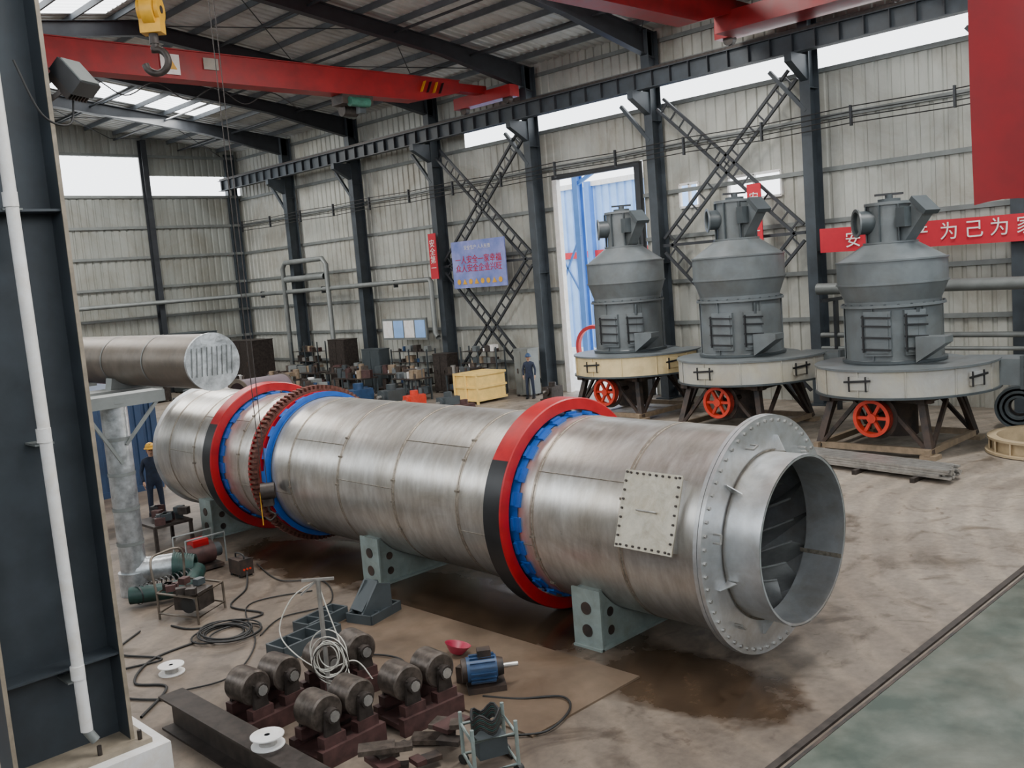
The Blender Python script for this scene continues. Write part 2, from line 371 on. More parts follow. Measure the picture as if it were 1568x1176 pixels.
# ---------------------------------------------------------------- banners
def text(s,loc,size,mat,parent,ext=.003):
    cu=bpy.data.curves.new('txt','FONT');cu.body=s;cu.size=size;cu.align_x='CENTER';cu.align_y='CENTER';cu.extrude=ext
    ob=bpy.data.objects.new('lettering',cu);bpy.context.collection.objects.link(ob);cu.materials.append(mat)
    ob.matrix_world=Matrix(((0,0,-1,loc[0]),(-1,0,0,loc[1]),(0,1,0,loc[2]),(0,0,0,1)))
    if parent:
        ob.parent=parent
    return ob
o=M('red_slogan_banner');n=40;vs=[];
for i in range(n+1):
    y=14.55-i*.26;dx=.02*sin(i*.9)
    for z in(4.82,5.55):vs.append((27.85+dx,y,z-.012*(i*.26)-.03*sin(pi*i/n)))
o.add(vs,[(2*i,2*i+2,2*i+3,2*i+1) for i in range(n)],BAN,True);ob=o.done(False)
text('安 全 生 产  为 己 为 家 为 首',(27.79,10.4,5.12),.52,WHT,ob)
o=M('blue_safety_poster');o.bx(27.95,28.0,28.5,31.8,4.5,6.5,POST);ob=o.done()
text('安全生产 人人有责',(27.935,30.15,6.2),.2,WHT,ob);text('一人安全一家幸福\n众人安全企业兴旺',(27.935,30.15,5.5),.36,BAN,ob);text('● ▲ ● ▲ ● ● ▲ ●',(27.935,30.15,4.75),.3,YEL,ob)
for y,z in((33,6.0),(16.8,6.2)):
    o=M('vertical_red_banner');o.bx(27.9,27.94,y-.25,y+.25,z-1,z+1,BAN);ob=o.done()
    text('安\n全\n第\n一',(27.89,y,z),.36,WHT,ob)
o=M('notice_board');o.bx(27.9,28.0,33.9,37.2,2.3,3.3,GIRT)
for i in range(4):o.bx(27.88,27.9,34.0+i*.8,34.7+i*.8,2.4,3.2,WHT if i%2 else BLUO)
o.done()
# ---------------------------------------------------------------- cranes
def crane(name,y,x1,w,zt,zb,tr0,tr1):
    c=M(name);x0=0
    c.prism([(x1,y,zt),(x1,y,zt-.42),(x1-2.0,y,zb),(x0,y,zb),(x0,y,zt)],(0,w,0),CRED)
    c.bx(x0,x1,y-.06,y+w+.06,zt,zt+.03,CRED);c.bx(x0,x1-2.1,y-.06,y+w+.06,zb-.03,zb,CRED)
    c.bx(x1,27.5,y+.05,y+w-.05,zt-.36,zt-.06,CRED)
    c.bx(27.35,27.85,tr0,tr1,11.8,12.25,CRED)
    for q in(tr0+.4,tr1-.4):c.cyl((27.5,q,11.76),(27.7,q,11.76),.19,DGREY,seg=16)
    return c
c=crane('overhead_travelling_crane',28.3,26.0,.55,12.50,11.66,26.9,30.2)
for i in range(4):c.beam((24.0+i*.3,28.22,11.95),(24.2+i*.3,28.22,12.35),.14,.02,BLKP if i%2 else YEL)
c.bx(13.9,14.5,28.24,28.27,11.75,12.35,WHT);c.prism([(14.0,28.22,11.9),(14.4,28.22,11.9),(14.2,28.22,12.25)],(0,.015,0),YEL)
c.bx(15.3,15.8,28.24,28.27,12.0,12.35,CREAM2)
c.bx(20.4,21.7,28.2,28.9,11.3,11.62,DGREY);c.cyl((20.6,28.1,11.35),(21.4,28.1,11.35),.17,GRNM,seg=16);c.cyl((20.8,28.9,11.2),(21.4,28.9,11.2),.22,BROWN,seg=16);c.box((21.2,28.3,11.15),(.25,.25,.3),GREYD)
c.tube(curve([(x*1.0,28.95,11.62-(.45 if x%2 else 0)) for x in range(8,20)],6),.02,BLACKR,5)
c.done()
c=crane('overhead_travelling_crane',16.3,26.6,.6,12.7,11.75,11.4,17.6)
c.prism([(26.9,11.8,12.7),(26.9,11.8,11.85),(24.5,11.8,11.75),(0,11.8,11.75),(0,11.8,12.7)],(0,.6,0),CRED)
c.prism([(26.3,11.8,12.3),(26.3,11.8,11.72),(27.3,11.8,11.72),(27.3,11.8,12.3)],(0,5.1,0),CRED)
c.bx(6.6,7.6,12.2,16.5,12.75,13.2,YEL)
for dx,dy in((-.12,0),(.12,0),(-.04,.12),(.04,-.12)):c.cyl((7.07+dx,14.5+dy,9.7),(7.07+dx,14.5+dy,12.8),.01,BROWN,seg=6)
a=V((7.07,14.5,9.35));ax=V((.72,-.7,0))
c.cyl(a-ax*.09,a+ax*.09,.25,YEL,seg=24);c.cyl(a-ax*.16,a-ax*.10,.19,YEL,seg=24);c.cyl(a+ax*.10,a+ax*.16,.19,YEL,seg=24)
c.cyl(a-ax*.17,a+ax*.17,.06,BROWN,seg=12)
c.box(a+V((0,0,.32)),(.2,.16,.25),YEL,rz(-.77))
c.box(a+V((0,0,-.2)),(.32,.24,.3),YEL,rz(-.77));c.cyl(a+V((0,0,-.35)),a+V((0,0,-.5)),.07,BROWN,seg=12)
hk=[a+V((0,0,-.45)),a+V((0,0,-.55))]
for i in range(11):
    th=radians(100-i*27);hk.append(a+V((0,0,-.76))+ax*(.18*cos(th))+V((0,0,.18*sin(th))))
c.tube(curve(hk,4),.055,BROWN,8)
c.done()
c=M('chain_hoist_block')
for d in(-.06,.0):c.cyl((8.6+d,15.3-d,1.5),(8.6+d,15.3-d,13.4),.008,BROWN,seg=5)
c.cyl((8.5,15.36,1.42),(8.7,15.22,1.42),.15,BROWN,seg=16);c.box((8.6,15.3,1.27),(.18,.12,.24),BROWN,rz(-.7))
c.tube(curve([(8.6,15.3,1.15),(8.6,15.3,1.05),(8.67,15.23,.97),(8.6,15.3,.88),(8.54,15.36,.94)],5),.022,BROWN,6)
c.tube([(8.5,15.4,1.4),(8.5,15.4,.8)],.01,YEL,5)
c.done()
# ---------------------------------------------------------------- rotary dryer drum
XA=10.1;Y0,Y1=6.19,20.25
A0=V((XA,Y0,1.53));A1=V((XA,Y1,1.65));AX=(A1-A0).normalized();R=1.28
d=M('rotary_dryer_drum')
def P(y):return A0+AX*(y-Y0)
LEN=Y1-Y0
d.rev([(0,R),(LEN,R)],A0,AX,STEEL,160,closed=False)
d.rev([(0,R-.02),(LEN,R-.02)],A0,AX,STEEL2,96,closed=False)
HEAT=pm('weld_heat_tint',(.40,.35,.29),.34,.8,8,.25)
seams=[7.4,8.9,10.4,11.9,13.4,14.9,16.7,18.5,19.6]
for y in seams:
    d.rev([(-.014,R),(-.007,R+.008),(.007,R+.008),(.014,R)],P(y),AX,WELD,128,closed=False)
    d.rev([(-.04,R+.0015),(.04,R+.0015)],P(y),AX,HEAT,128,closed=False)
fa,fb,fx=d.frame(AX)
def S(y,deg,r=R):
    th=radians(deg);return P(y)+V((-cos(th),0,sin(th)))*r
for k in range(len(seams)-1):
    ya,yb=seams[k],seams[k+1]
    deg=[34,-12,44,8][k%4];d.beam(S(ya,deg,R+.002),S(yb,deg,R+.002),.016,.01,WELD)
    for q in(deg+6,deg-9,deg-30):d.beam(S(ya-.04,q,R),S(ya+.04,q,R),.05,.03,WELD)
def ring(y,ro,w,pads=True):
    o=P(y);ri=ro-.17
    d.rev([(-w/2,ro-.015),(-w/2+.015,ro),(w/2-.015,ro),(w/2,ro-.015),(w/2,ri),(-w/2,ri)],o,AX,REDP,160)
    d.rev([(-w/2+.015,ro+.002),(w/2-.015,ro+.002)],o,AX,BLKP,90,closed=False,a0=RB0,a1=RB1)  # tread face black along its lower left arc
    for i in range(24):
        th=2*pi*i/24;u=fa*cos(th)+fb*sin(th);t=fx.cross(u)
        for sg in(-1,1):
            c=o+AX*(sg*(w/2+.03));rot=Matrix((t,u,fx)).transposed()
            d.box(c+u*((R+ri)/2-.02),(.17,ri-R-.0,.05),BLUP,rot);d.box(o+AX*(sg*(w/2+.07))+u*(R+.015),(.2,.03,.16),BLUP,rot)
    d.rev([(-w/2-.10,R+.012),(w/2+.10,R+.012)],o,AX,BLUP,96,closed=False)
def ang(v):
    v=V(v);return math.atan2(v.dot(fb),v.dot(fa))
a_up=ang((-cos(radians(34)),0,sin(radians(34))));a_dn=ang((0,0,-1))
if a_dn>a_up and a_dn-a_up>pi:a_dn-=2*pi
if a_up>a_dn and a_up-a_dn>pi:a_up-=2*pi
RB0,RB1=min(a_up,a_dn),max(a_up,a_dn)
ring(9.42,1.53,.34);ring(17.55,1.50,.34)
o=P(15.85)
d.rev([(-.11,1.42),(.11,1.42),(.11,1.32),(-.11,1.32)],o,AX,RUST,120)
d.rev([(.11,1.46),(.15,1.46),(.15,1.32),(.11,1.32)],o,AX,REDP,120);
d.rev([(-.15,1.38),(-.11,1.38),(-.11,1.30),(-.15,1.30)],o,AX,REDP,120);
for i in range(96):
    th=2*pi*i/96;u=fa*cos(th)+fb*sin(th);t=fx.cross(u);d.box(o+u*1.45,(.045,.085,.2),RUST,Matrix((t,u,fx)).transposed())
d.rev([(-.3,1.38),(-.27,1.38),(-.27,R),(-.3,R)],o,AX,BLUP,96)
for i in range(20):
    th=2*pi*i/20;u=fa*cos(th)+fb*sin(th);t=fx.cross(u);rot=Matrix((t,u,fx)).transposed();d.box(o+u*1.33-AX*.19,(.2,.07,.2),BLUP,rot)
d.rev([(-.36,R+.012),(.2,R+.012)],o,AX,BLUP,96,closed=False)
d.rev([(LEN,R),(LEN+.02,R+.06),(LEN+.04,R+.06),(LEN+.04,.5)],A0,AX,STEEL2,96,closed=False)
RF=1.46
d.rev([(-.03,RF),(.02,RF),(.02,R-.02),(-.03,R-.02)],A0,AX,STEEL2,128)
d.rev([(-.085,RF-.005),(-.035,RF-.005),(-.035,1.0),(-.085,1.0)],A0,AX,STEEL2,128)
for i in range(56):
    th=2*pi*i/56;u=fa*cos(th)+fb*sin(th);q=A0+u*(RF-.07);d.cyl(q-AX*.11,q-AX*.085,.022,ALU,seg=6);d.cyl(q+AX*.02,q+AX*.05,.02,BROWN,seg=6)
RM=1.01;MO=-.56
d.rev([(-.085,RM),(MO,RM),(MO,RM-.025),(-.05,RM-.025)],A0,AX,STEEL2,128,closed=False)
d.rev([(MO,RM+.012),(MO+.04,RM+.012)],A0,AX,STEEL2,96,closed=False)
d.rev([(-.10,RM+.03),(-.085,RM)],A0,AX,WELD,96,closed=False)
for i in range(12):
    th=2*pi*i/12+.2;u=fa*cos(th)+fb*sin(th);t=fx.cross(u);q=A0+u*RM-AX*.085
    if i%2:d.prism([q-t*.006,q+u*.2-t*.006,q+u*.2-AX*.03-t*.006,q+u*.02-AX*.14-t*.006],t*.012,STEEL2)
    else:
        q2=A0+u*(RM+.2)-AX*.085;d.beam(q2-t*.05,q2-t*.05-AX*.1,.02,.02,ALU);d.beam(q2+t*.05,q2+t*.05-AX*.1,.02,.02,ALU);d.beam(q2-t*.055-AX*.1,q2+t*.055-AX*.1,.02,.02,ALU)
for th in(ang((.7,0,-.35)),):
    u=fa*cos(th)+fb*sin(th);d.beam(A0+AX*MO+u*(RM-.03),A0+u*(RM-.03),.02,.05,WELD)
VANE=pm('lifter_vane_steel',(.36,.37,.37),.42,.5,4,.2)
for k in range(16):
    vs=[];n=12
    for i in range(n+1):
        s_=i/n;th=2*pi*k/16+s_*.9;u=fa*cos(th)+fb*sin(th)
        for rr in(R-.02,R-.55):vs.append(A0+AX*(.0+s_*1.3)+u*rr)
    fs=[(2*i,2*i+2,2*i+3,2*i+1) for i in range(n)];d.add(vs,fs,VANE,True);d.add([V(q)+AX*.02 for q in vs],fs,VANE,True)
    d.tube([V(vs[2*i+1]) for i in range(n+1)],.018,VANE,5)
for k in range(14):
    th=2*pi*k/14;u=fa*cos(th)+fb*sin(th);d.beam(A0+AX*1.5+u*(R-.17),A0+AX*(LEN-.2)+u*(R-.17),.02,.3,VANE,up=u)
hy,hd=6.93,20
n=V((-cos(radians(hd)),0,sin(radians(hd))));t=V((sin(radians(hd)),0,cos(radians(hd))));rot=Matrix((AX,t,n)).transposed();hc=P(hy)+n*(R+.06)
d.box(hc-n*.06,(.78,.86,.14),STEEL2,rot);HP=pm('hatch_plate',(.50,.47,.39),.5,.4,6,.12,.1,grime=.3,gs=4);d.box(hc+n*.02,(.84,.94,.02),HP,rot)
for i in range(9):
    for sx_ in(-1,1):
        d.cyl(hc+AX*(.385*sx_)+t*(-.44+i*.11)+n*.03,hc+AX*(.385*sx_)+t*(-.44+i*.11)+n*.05,.016,BROWN,seg=6)
        if i<8:d.cyl(hc+t*(.435*sx_)+AX*(-.33+i*.094)+n*.03,hc+t*(.435*sx_)+AX*(-.33+i*.094)+n*.05,.016,BROWN,seg=6)
d.tube(curve([hc-AX*.12+n*.03,hc-AX*.12+n*.09,hc+AX*.12+n*.09,hc+AX*.12+n*.03],5),.012,ALU,6)
d.done(False)
for y,xs in((8.15,8.97),(12.9,9.0),(18.6,9.0)):
    s=M('drum_support_saddle');H=.80
    for yy in(y-.16,y+.16):
        zc=P(y).z
        pts=[(xs,0.0),(xs,H)]
        k=0
        while xs+.08+.1*k<2*XA-xs-.05:
            xx=xs+.08+.1*k;pts.append((xx,min(H,max(.12,zc-math.sqrt(max(0,(R+.01)**2-(xx-XA)**2)))) if abs(xx-XA)<R else H));k+=1
        pts+=[(2*XA-xs,H),(2*XA-xs,0)]
        s.prism([(a,yy-.01,b) for a,b in pts],(0,.02,0),SUPG)
    s.bx(xs-.05,2*XA-xs+.05,y-.24,y+.24,0,.03,SUPG);s.bx(xs-.02,xs+.01,y-.24,y+.24,0,H,SUPG)
    for i in range(2):s.cyl((xs-.03,y-.0,.24+.3*i),(xs-.015,y,.24+.3*i),.085,DGREY,seg=16)
    for i in range(2):s.cyl((xs+.25,y-.175,.2+.25*i),(xs+.25,y-.172,.2+.25*i),.065,DGREY,seg=16)
    s.beam((xs+.12,y-.18,H-.02),(xs+.12,y+.18,H-.02),.25,.02,SUPG)
    s.done()
PLT=pm('rusty_plate',(.165,.118,.082),.45,.2,1.2,.22,.05,grime=.3)
s=M('floor_steel_plate');s.bx(6.75,8.6,7.05,12.1,0,.025,PLT);s.done()
# ---------------------------------------------------------------- grinding mills
def mill(x,y,cream,k=1.0,h=1.0):
    m=M('grinding_mill');o=V((x,y,0))
    def Z(z):return z if z<2.12 else 2.12+(z-2.12)*h
    hx=1.35;zt=1.35
    for sx_ in(-1,1):
        for sy in(-1,1):
            b=o+V((sx_*hx,sy*hx,0));m.beam(b+V((0,0,.12)),o+V((sx_*hx*.8,sy*hx*.8,zt)),.16,.16,DGREY);m.box(b+V((0,0,.05)),(.36,.36,.1),FOOT)
            m.beam(b+V((0,0,.12)),b+V((-sx_*1.0,0,zt-.1)),.09,.09,DGREY);m.beam(b+V((0,0,.12)),b+V((0,-sy*1.0,zt-.1)),.09,.09,DGREY)
    for sg in(-1,1):
        m.beam(o+V((-hx-.2,sg*hx,.17)),o+V((hx,sg*hx,.17)),.12,.14,FOOT);m.beam(o+V((sg*hx,-hx,.17)),o+V((sg*hx,hx,.17)),.12,.14,FOOT)
        m.beam(o+V((-hx,sg*hx*.85,zt)),o+V((hx,sg*hx*.85,zt)),.2,.2,DGREY);m.beam(o+V((sg*hx*.85,-hx,zt)),o+V((sg*hx*.85,hx,zt)),.2,.2,DGREY)
    m.cyl(o+V((0,0,.3)),o+V((0,0,1.4)),.5,DGREY,seg=24)
    py=-.12
    m.cyl(o+V((-1.5,py,.92)),o+V((-.4,py,.92)),.07,DGREY);pc=o+V((-1.55,py,.92))
    m.rev([(-.10,.44),(.10,.44),(.10,.36),(-.10,.36)],pc,(1,0,0),ORNG,40);
    for g in(-.055,0,.055):m.rev([(g-.012,.445),(g+.012,.445)],pc,(1,0,0),BLACKR,40,closed=False)
    m.cyl(pc-V((.1,0,0)),pc+V((.1,0,0)),.11,ORNG,seg=20)
    for i in range(6):
        th=i*pi/3;u=V((0,cos(th),sin(th)));m.beam(pc+u*.1,pc+u*.38,.09,.07,ORNG)
    m.rev([(.14,.53),(.17,.53),(.17,.43),(.14,.43)],pc,(1,0,0),DGREY,32)
    pts=[];n=72
    for i in range(n):
        th=2*pi*i/n
        a=(th-radians(-60))%(2*pi)
        r=1.58+.75*(a/(2*pi))**1.6
        pts.append((th,r))
    def zring(z,rr,mat,hh):
        m.prism([o+V((cos(t)*(r+rr),sin(t)*(r+rr),z)) for t,r in pts],(0,0,hh),mat)
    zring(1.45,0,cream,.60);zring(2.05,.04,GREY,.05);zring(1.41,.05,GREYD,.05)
    for t,r in pts[::6]:
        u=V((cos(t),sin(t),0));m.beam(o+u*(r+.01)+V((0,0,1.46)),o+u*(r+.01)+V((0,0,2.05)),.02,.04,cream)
    m.bx(x+.6,x+1.5,y-2.7,y-1.2,1.46,2.07,GREY);m.bx(x+.5,x+1.6,y-2.75,y-2.68,1.38,2.15,GREYD)
    for th in(180,255):
        u=V((cos(radians(th)),sin(radians(th)),0));rr=[r for t,r in pts if abs(t-radians(th))<.06][0];R_=Matrix((V((-u.y,u.x,0)),V((0,0,1)),u)).transposed();t_=V((-u.y,u.x,0))
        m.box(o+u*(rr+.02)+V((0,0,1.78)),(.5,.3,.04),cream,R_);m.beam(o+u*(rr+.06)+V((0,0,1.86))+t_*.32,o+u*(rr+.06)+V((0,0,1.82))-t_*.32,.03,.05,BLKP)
        for q in(-.2,.2):m.beam(o+u*(rr+.05)+t_*q+V((0,0,1.6)),o+u*(rr+.05)+t_*q+V((0,0,1.95)),.03,.04,BLKP)
    bR=1.2*k*1.02
    m.rev([(Z(2.1),bR+.08),(Z(2.2),bR),(Z(3.55),bR)],o,(0,0,1),GREY,64,closed=False)
    for z in(2.13,3.55):m.rev([(Z(z),bR+.1),(Z(z)+.06,bR+.1),(Z(z)+.06,bR-.1),(Z(z),bR-.1)],o,(0,0,1),GREYD if z<3 else GREY,64)
    m.rev([(Z(3.61),bR),(Z(3.70),bR),(Z(4.12),1.40*k),(Z(4.72),1.40*k),(Z(5.15),.68*k)],o,(0,0,1),GREY,64,closed=False)
    for z in(4.12,4.70):m.rev([(Z(z),1.43*k),(Z(z)+.04,1.43*k),(Z(z)+.04,1.38*k),(Z(z),1.38*k)],o,(0,0,1),GREY,64)
    for i in range(24):
        th=2*pi*i/24;u=V((cos(th),sin(th),0));m.beam(o+u*(bR+.02)+V((0,0,2.2)),o+u*(bR+.02)+V((0,0,Z(3.55))),.02,.05,GREY) if i%4==0 else None
        m.cyl(o+u*(bR+.05)+V((0,0,Z(3.6))),o+u*(bR+.05)+V((0,0,Z(3.6)+.04)),.03,GREYD,seg=6)
    nr=.58*k;zn0,zn1=Z(5.15),Z(6.12)
    m.rev([(zn0,.70*k),(zn0+.04,.70*k),(zn0+.04,nr),(zn1,nr),(zn1,nr+.05),(zn1+.07,nr+.05),(zn1+.07,0)],o,(0,0,1),GREY,32,closed=False)
    m.cyl(o+V((0,0,zn1+.07)),o+V((0,0,zn1+.15)),.26,GREYD);m.cyl(o+V((0,0,zn1+.15)),o+V((0,0,zn1+.25)),.09,GREYD);m.beam(o+V((-.2,.25,zn1+.26)),o+V((.2,-.25,zn1+.26)),.14,.05,BLKP)
    for i in range(8):
        th=i*pi/4;u=V((cos(th),sin(th),0));m.beam(o+u*(nr+.04)+V((0,0,zn0)),o+u*(nr+.04)+V((0,0,zn1)),.03,.07,GREYD)
    dd=V((-.70,.71,0)).normalized();q=o+V((0,0,(zn0+zn1)/2+.08))
    m.cyl(q+dd*.2,q+dd*.8,.28,GREYD,seg=28,cap=False);m.rev([(0,.34),(.04,.34),(.04,.27),(0,.27)],q+dd*.78,dd,GREY,28);m.rev([(0,.27),(0,0)],q+dd*.7,dd,GIRT,28,closed=False)
    e=V((-.35,-.94,0)).normalized();m.beam(q+e*.4+V((0,0,-.42)),q+e*1.05+V((0,0,.28)),.34,.42,GREY);m.beam(q+e*1.02+V((0,0,.24)),q+e*1.1+V((0,0,.33)),.46,.54,GREYD)
    m.box(q+e*.6+V((-.25,0,.05)),(.26,.3,.45),GREYD,rz(math.atan2(e.y,e.x)))
    for dg,w in((186,.62),(228,.5)):
        u=V((cos(radians(dg)),sin(radians(dg)),0));t=V((-u.y,u.x,0));R_=Matrix((t,V((0,0,1)),u)).transposed();rr=bR
        m.box(o+u*(rr+.0)+V((0,0,2.85)),(w,1.05,.14),GREY,R_);m.box(o+u*(rr+.08)+V((0,0,2.85)),(w-.1,.92,.04),GREY,R_)
        for z in(2.5,2.78,3.05,3.25):m.beam(o+u*(rr+.12)+V((0,0,z))-t*(w/2+.04),o+u*(rr+.12)+V((0,0,z-.03))+t*(w/2+.02),.035,.04,BLKP)
        m.beam(o+u*(rr+.13)+V((0,0,2.42))-t*(w/2),o+u*(rr+.13)+V((0,0,3.3))-t*(w/2),.035,.04,BLKP)
    m.prism([o+V((-.9,-1.0*k,2.15)),o+V((-.9,-1.75*k,2.6)),o+V((-.9,-1.75*k,2.75)),o+V((-.9,-1.0*k,2.75))],(.45,0,0),GREY)
    m.tube([o+V((-.75,-.98*k,2.2)),o+V((-.72,-1.0*k,Z(3.5)))],.05,GREYD,8)
    return m.done()
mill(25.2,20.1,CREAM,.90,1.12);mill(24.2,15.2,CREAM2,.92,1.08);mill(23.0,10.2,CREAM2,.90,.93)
# ---------------------------------------------------------------- items by the mills
b=M('steel_bar_bundle')
for i in range(4):
    for j in range(9):
        b.beam(V((20.75-.08*j,11.6,.12+.05*i)),V((20.1-.08*j,7.7+random.uniform(-.15,.1),.12+.05*i)),.06,.045,ALU)
for t_ in(.1,.5,.85):b.beam(V((20.95,11.6,.05)).lerp(V((20.3,7.7,.05)),t_),V((19.85,11.6,.05)).lerp(V((19.2,7.7,.05)),t_),.1,.1,BROWN)
b.done()
b=M('flanged_steel_ring');b.rev([(0.02,1.35),(.07,1.35),(.07,1.2),(.33,1.2),(.33,1.3),(.38,1.3),(.38,1.1),(.02,1.1)],(23.5,6.9,0),(0,0,1),WOODR,64)
for i in range(16):
    th=i*pi/8;u=V((cos(th),sin(th),0));b.beam(V((23.5,6.9,.07))+u*1.24,V((23.5,6.9,.33))+u*1.24,.03,.12,WOODR)
b.done()
b=M('steel_pipe_flange_coil');
for i in range(3):b.rev([(-.25,.25+.12*i),(.25,.25+.12*i),(.25,.31+.12*i),(-.25,.31+.12*i)],(26.0,8.35,.57),(1,.2,0),GREYD,40)
b.rev([(.1,.55),(.12,.55),(.12,.2),(.1,.2)],(26.0,8.35,.57),(1,.2,0),BROWN,40)
b.done()
def stack(name,x,y,w,l,n,mat,rot=0):
    m=M(name);z=.1
    for q in(-.35,.35):m.box((x,y+q*l,.05),(w,.1,.1),BROWN,rz(rot) if rot else None)
    for i in range(n):
        th=random.choice([.02,.04,.05]);m.box((x+random.uniform(-.06,.06),y+random.uniform(-.1,.1),z+th/2),(w*random.uniform(.85,1),l*random.uniform(.85,1),th),random.choice(mat),rz(rot+random.uniform(-.05,.05)));z+=th+.004
    m.done()
stack('timber_plank_stack',20.4,13.1,1.0,1.6,6,[WOOD,FOOT,BROWN],.1)
stack('steel_plate_stack',21.2,17.6,1.5,1.6,5,[BROWN,ALU,FOOT]);stack('steel_plate_stack',22.0,22.6,1.2,2.0,6,[BROWN,GREYD,FOOT]);stack('steel_plate_stack',18.5,22.5,1.4,2.4,4,[ALU,BROWN,RBROWN],.2)
# ---------------------------------------------------------------- near column + pipe + floodlight
c=M('foreground_steel_column')
cx0,cx1,cy=2.58,3.72,10.2
for xx in(cx0,cx1):
    c.bx(xx-.015,xx+.015,cy-.2,cy+.25,.35,13.2,COL)
    c.bx(xx-.02,xx+.02,cy-.215,cy-.2,.35,13.0,BEIGE)
c.bx(cx0,cx1,cy+.1,cy+.12,.35,13.2,COL)
for z in(1.3,5.9,9.6):c.bx(cx0,cx1,cy-.18,cy+.1,z-.012,z+.012,COL)
c.bx(cx0-.15,cx1+.15,cy-.35,cy+.4,.3,.35,BEIGE)
for xx in(cx0-.05,cx1+.05,3.35):c.cyl((xx,cy-.28,.35),(xx,cy-.28,.45),.025,BROWN,seg=8)
c.done()
c=M('column_plinth');c.bx(cx0+.3,cx1+.28,cy-.5,cy+.5,0,.3,WHT);c.bx(cx0-.3,cx0+.3,cy-.45,cy+.5,0,.3,GIRT);c.done()
c=M('white_drain_pipe');c.cyl((3.28,cy-.2,.62),(3.20,cy-.2,13),.06,WHT,seg=20)
for z in(1.25,3.7,6.0,8.5):c.cyl((3.275-.006*z,cy-.2,z-.07),(3.275-.006*z,cy-.2,z+.07),.07,WHT,seg=20);c.bx(3.16,3.34,cy-.2,cy+.1,z-.1,z-.08,GIRT)
c.cyl((3.28,cy-.2,.62),(3.34,cy-.24,.5),.05,GIRT,seg=14)
c.done()
c=M('floodlight');p=V((4.0,10.0,7.2));rt=Matrix.Rotation(.5,3,'Z')@Matrix.Rotation(-.7,3,'X')
c.box(p,(.3,.16,.36),BLKP,rt);c.box(p+rt@V((0,-.085,0)),(.26,.02,.32),GIRT,rt)
for i in range(7):c.box(p+rt@V((-.13+.043*i,.12,0)),(.012,.08,.32),DGREY,rt)
c.beam((3.72,10.1,6.95),p+V((-.1,0,-.1)),.04,.04,BROWN);c.tube(curve([p+V((0,.1,-.1)),p+V((-.1,0,-.45)),(3.6,9.9,6.8),(3.4,9.9,7.3)],8),.012,BLACKR,5);c.done()
# ---------------------------------------------------------------- foil ducts
c=M('insulated_dust_collector_pipe')
CX=8.5
c.cyl((CX,16.6,3.75),(CX,24.5,3.75),.52,GALV,seg=48);c.rev([(0,.54),(.06,.54),(.06,.5),(0,.5)],(CX,16.58,3.75),(0,1,0),FOIL,48);c.rev([(0,.52),(-.01,0)],(CX,16.58,3.75),(0,1,0),FOIL,48,closed=False)
for y in(18.5,20.5,22.5):c.rev([(-.02,.53),(.02,.53)],(CX,y,3.75),(0,1,0),GIRT,48,closed=False)
for i in range(9):c.beam((CX-.45+.1*i,16.56,3.75-.25),(CX-.40+.1*i,16.56,3.75+.28),.012,.01,GIRT)
DX=6.42
c.tube([(DX,16.2,.35),(DX,16.2,3.35)],.215,FOIL,20)
for z in(.9,1.5,2.1,2.7):c.rev([(-.03,.225),(.03,.225)],(DX,16.2,z),(0,0,1),GIRT,24,closed=False)
c.rev([(0,.27),(.04,.27),(.04,.1),(0,.1)],(DX,16.2,3.3),(0,0,1),GIRT,24)
c.bx(DX-.9,DX+.8,15.95,16.45,3.36,3.44,GIRT);c.beam((DX-.9,15.97,3.30),(DX+.8,15.97,3.30),.05,.12,GIRT);c.cyl((DX-.5,16.2,3.44),(DX-.5,16.2,3.75),.12,GIRT,seg=16)
c.beam((DX+.05,15.98,2.6),(DX+.7,15.98,3.3),.05,.05,GIRT);c.beam((DX-.05,15.98,2.3),(DX-.6,15.98,3.3),.05,.05,GIRT)
c.cyl((DX,16.2,0.0),(DX,16.2,.4),.26,FOIL,seg=20);c.tube(curve([(DX,16.2,.4),(DX+.3,16.05,.38),(DX+.6,15.9,.38)],6),.22,FOIL,16)
for k in range(9):c.rev([(-.02,.25),(.02,.25),(.02,.2),(-.02,.2)],V((DX+.6,15.9,.36))+V((.03,-.028,-.008))*k,(.7,-.5,0),GRN,20)
c.tube(curve([(DX+.85,15.6,.28),(DX+.5,15.2,.2),(DX+.1,15.2,.2),(DX-.4,15.5,.2)],6),.14,GRN,14)
for k in range(14):
    q=V((DX+.8,15.5,.24)).lerp(V((DX-.3,15.4,.2)),k/13);c.rev([(-.012,.155),(.012,.155)],q,(1,.1,0),BLKP,14,closed=False)
c.bx(6.9,CX+.5,20.0,20.7,3.08,3.18,GIRT);c.beam((6.9,19.98,3.05),(CX+.5,19.98,3.05),.08,.16,GIRT);c.ibeam((CX-.25,20.6,0),(CX-.25,20.6,3.08),.12,.12,GIRT)
c.prism([(CX-.5,20.2,3.18),(CX+.3,20.2,3.18),(CX+.3,20.2,3.3),(CX-.45,20.2,3.42)],(0,.3,0),GIRT)
c.ibeam((7.9,23.04,0),(7.9,23.04,3.15),.15,.15,GIRT);c.prism([(CX-.7,23,3.1),(CX+.3,23,3.1),(CX+.3,23,3.3),(CX-.45,23,3.42)],(0,.1,0),GIRT)
c.done()
c=M('blue_storage_container');X0_,X1_=6.8,10.9;corr(c,'Y',25.0,X0_,X1_,.15,2.65,BLUC,pitch=.28,dep=.04)
c.bx(X0_,X1_,25.05,28.8,.12,2.65,BLUC);c.bx(X0_-.05,X1_+.05,24.96,28.85,2.6,2.72,BLUC);c.bx(X0_-.05,X1_+.05,24.96,28.85,0,.16,BLUC)
for xx in(X0_,X1_):c.bx(xx-.08,xx+.08,24.94,25.06,0,2.7,BLUC)
c.done(False)
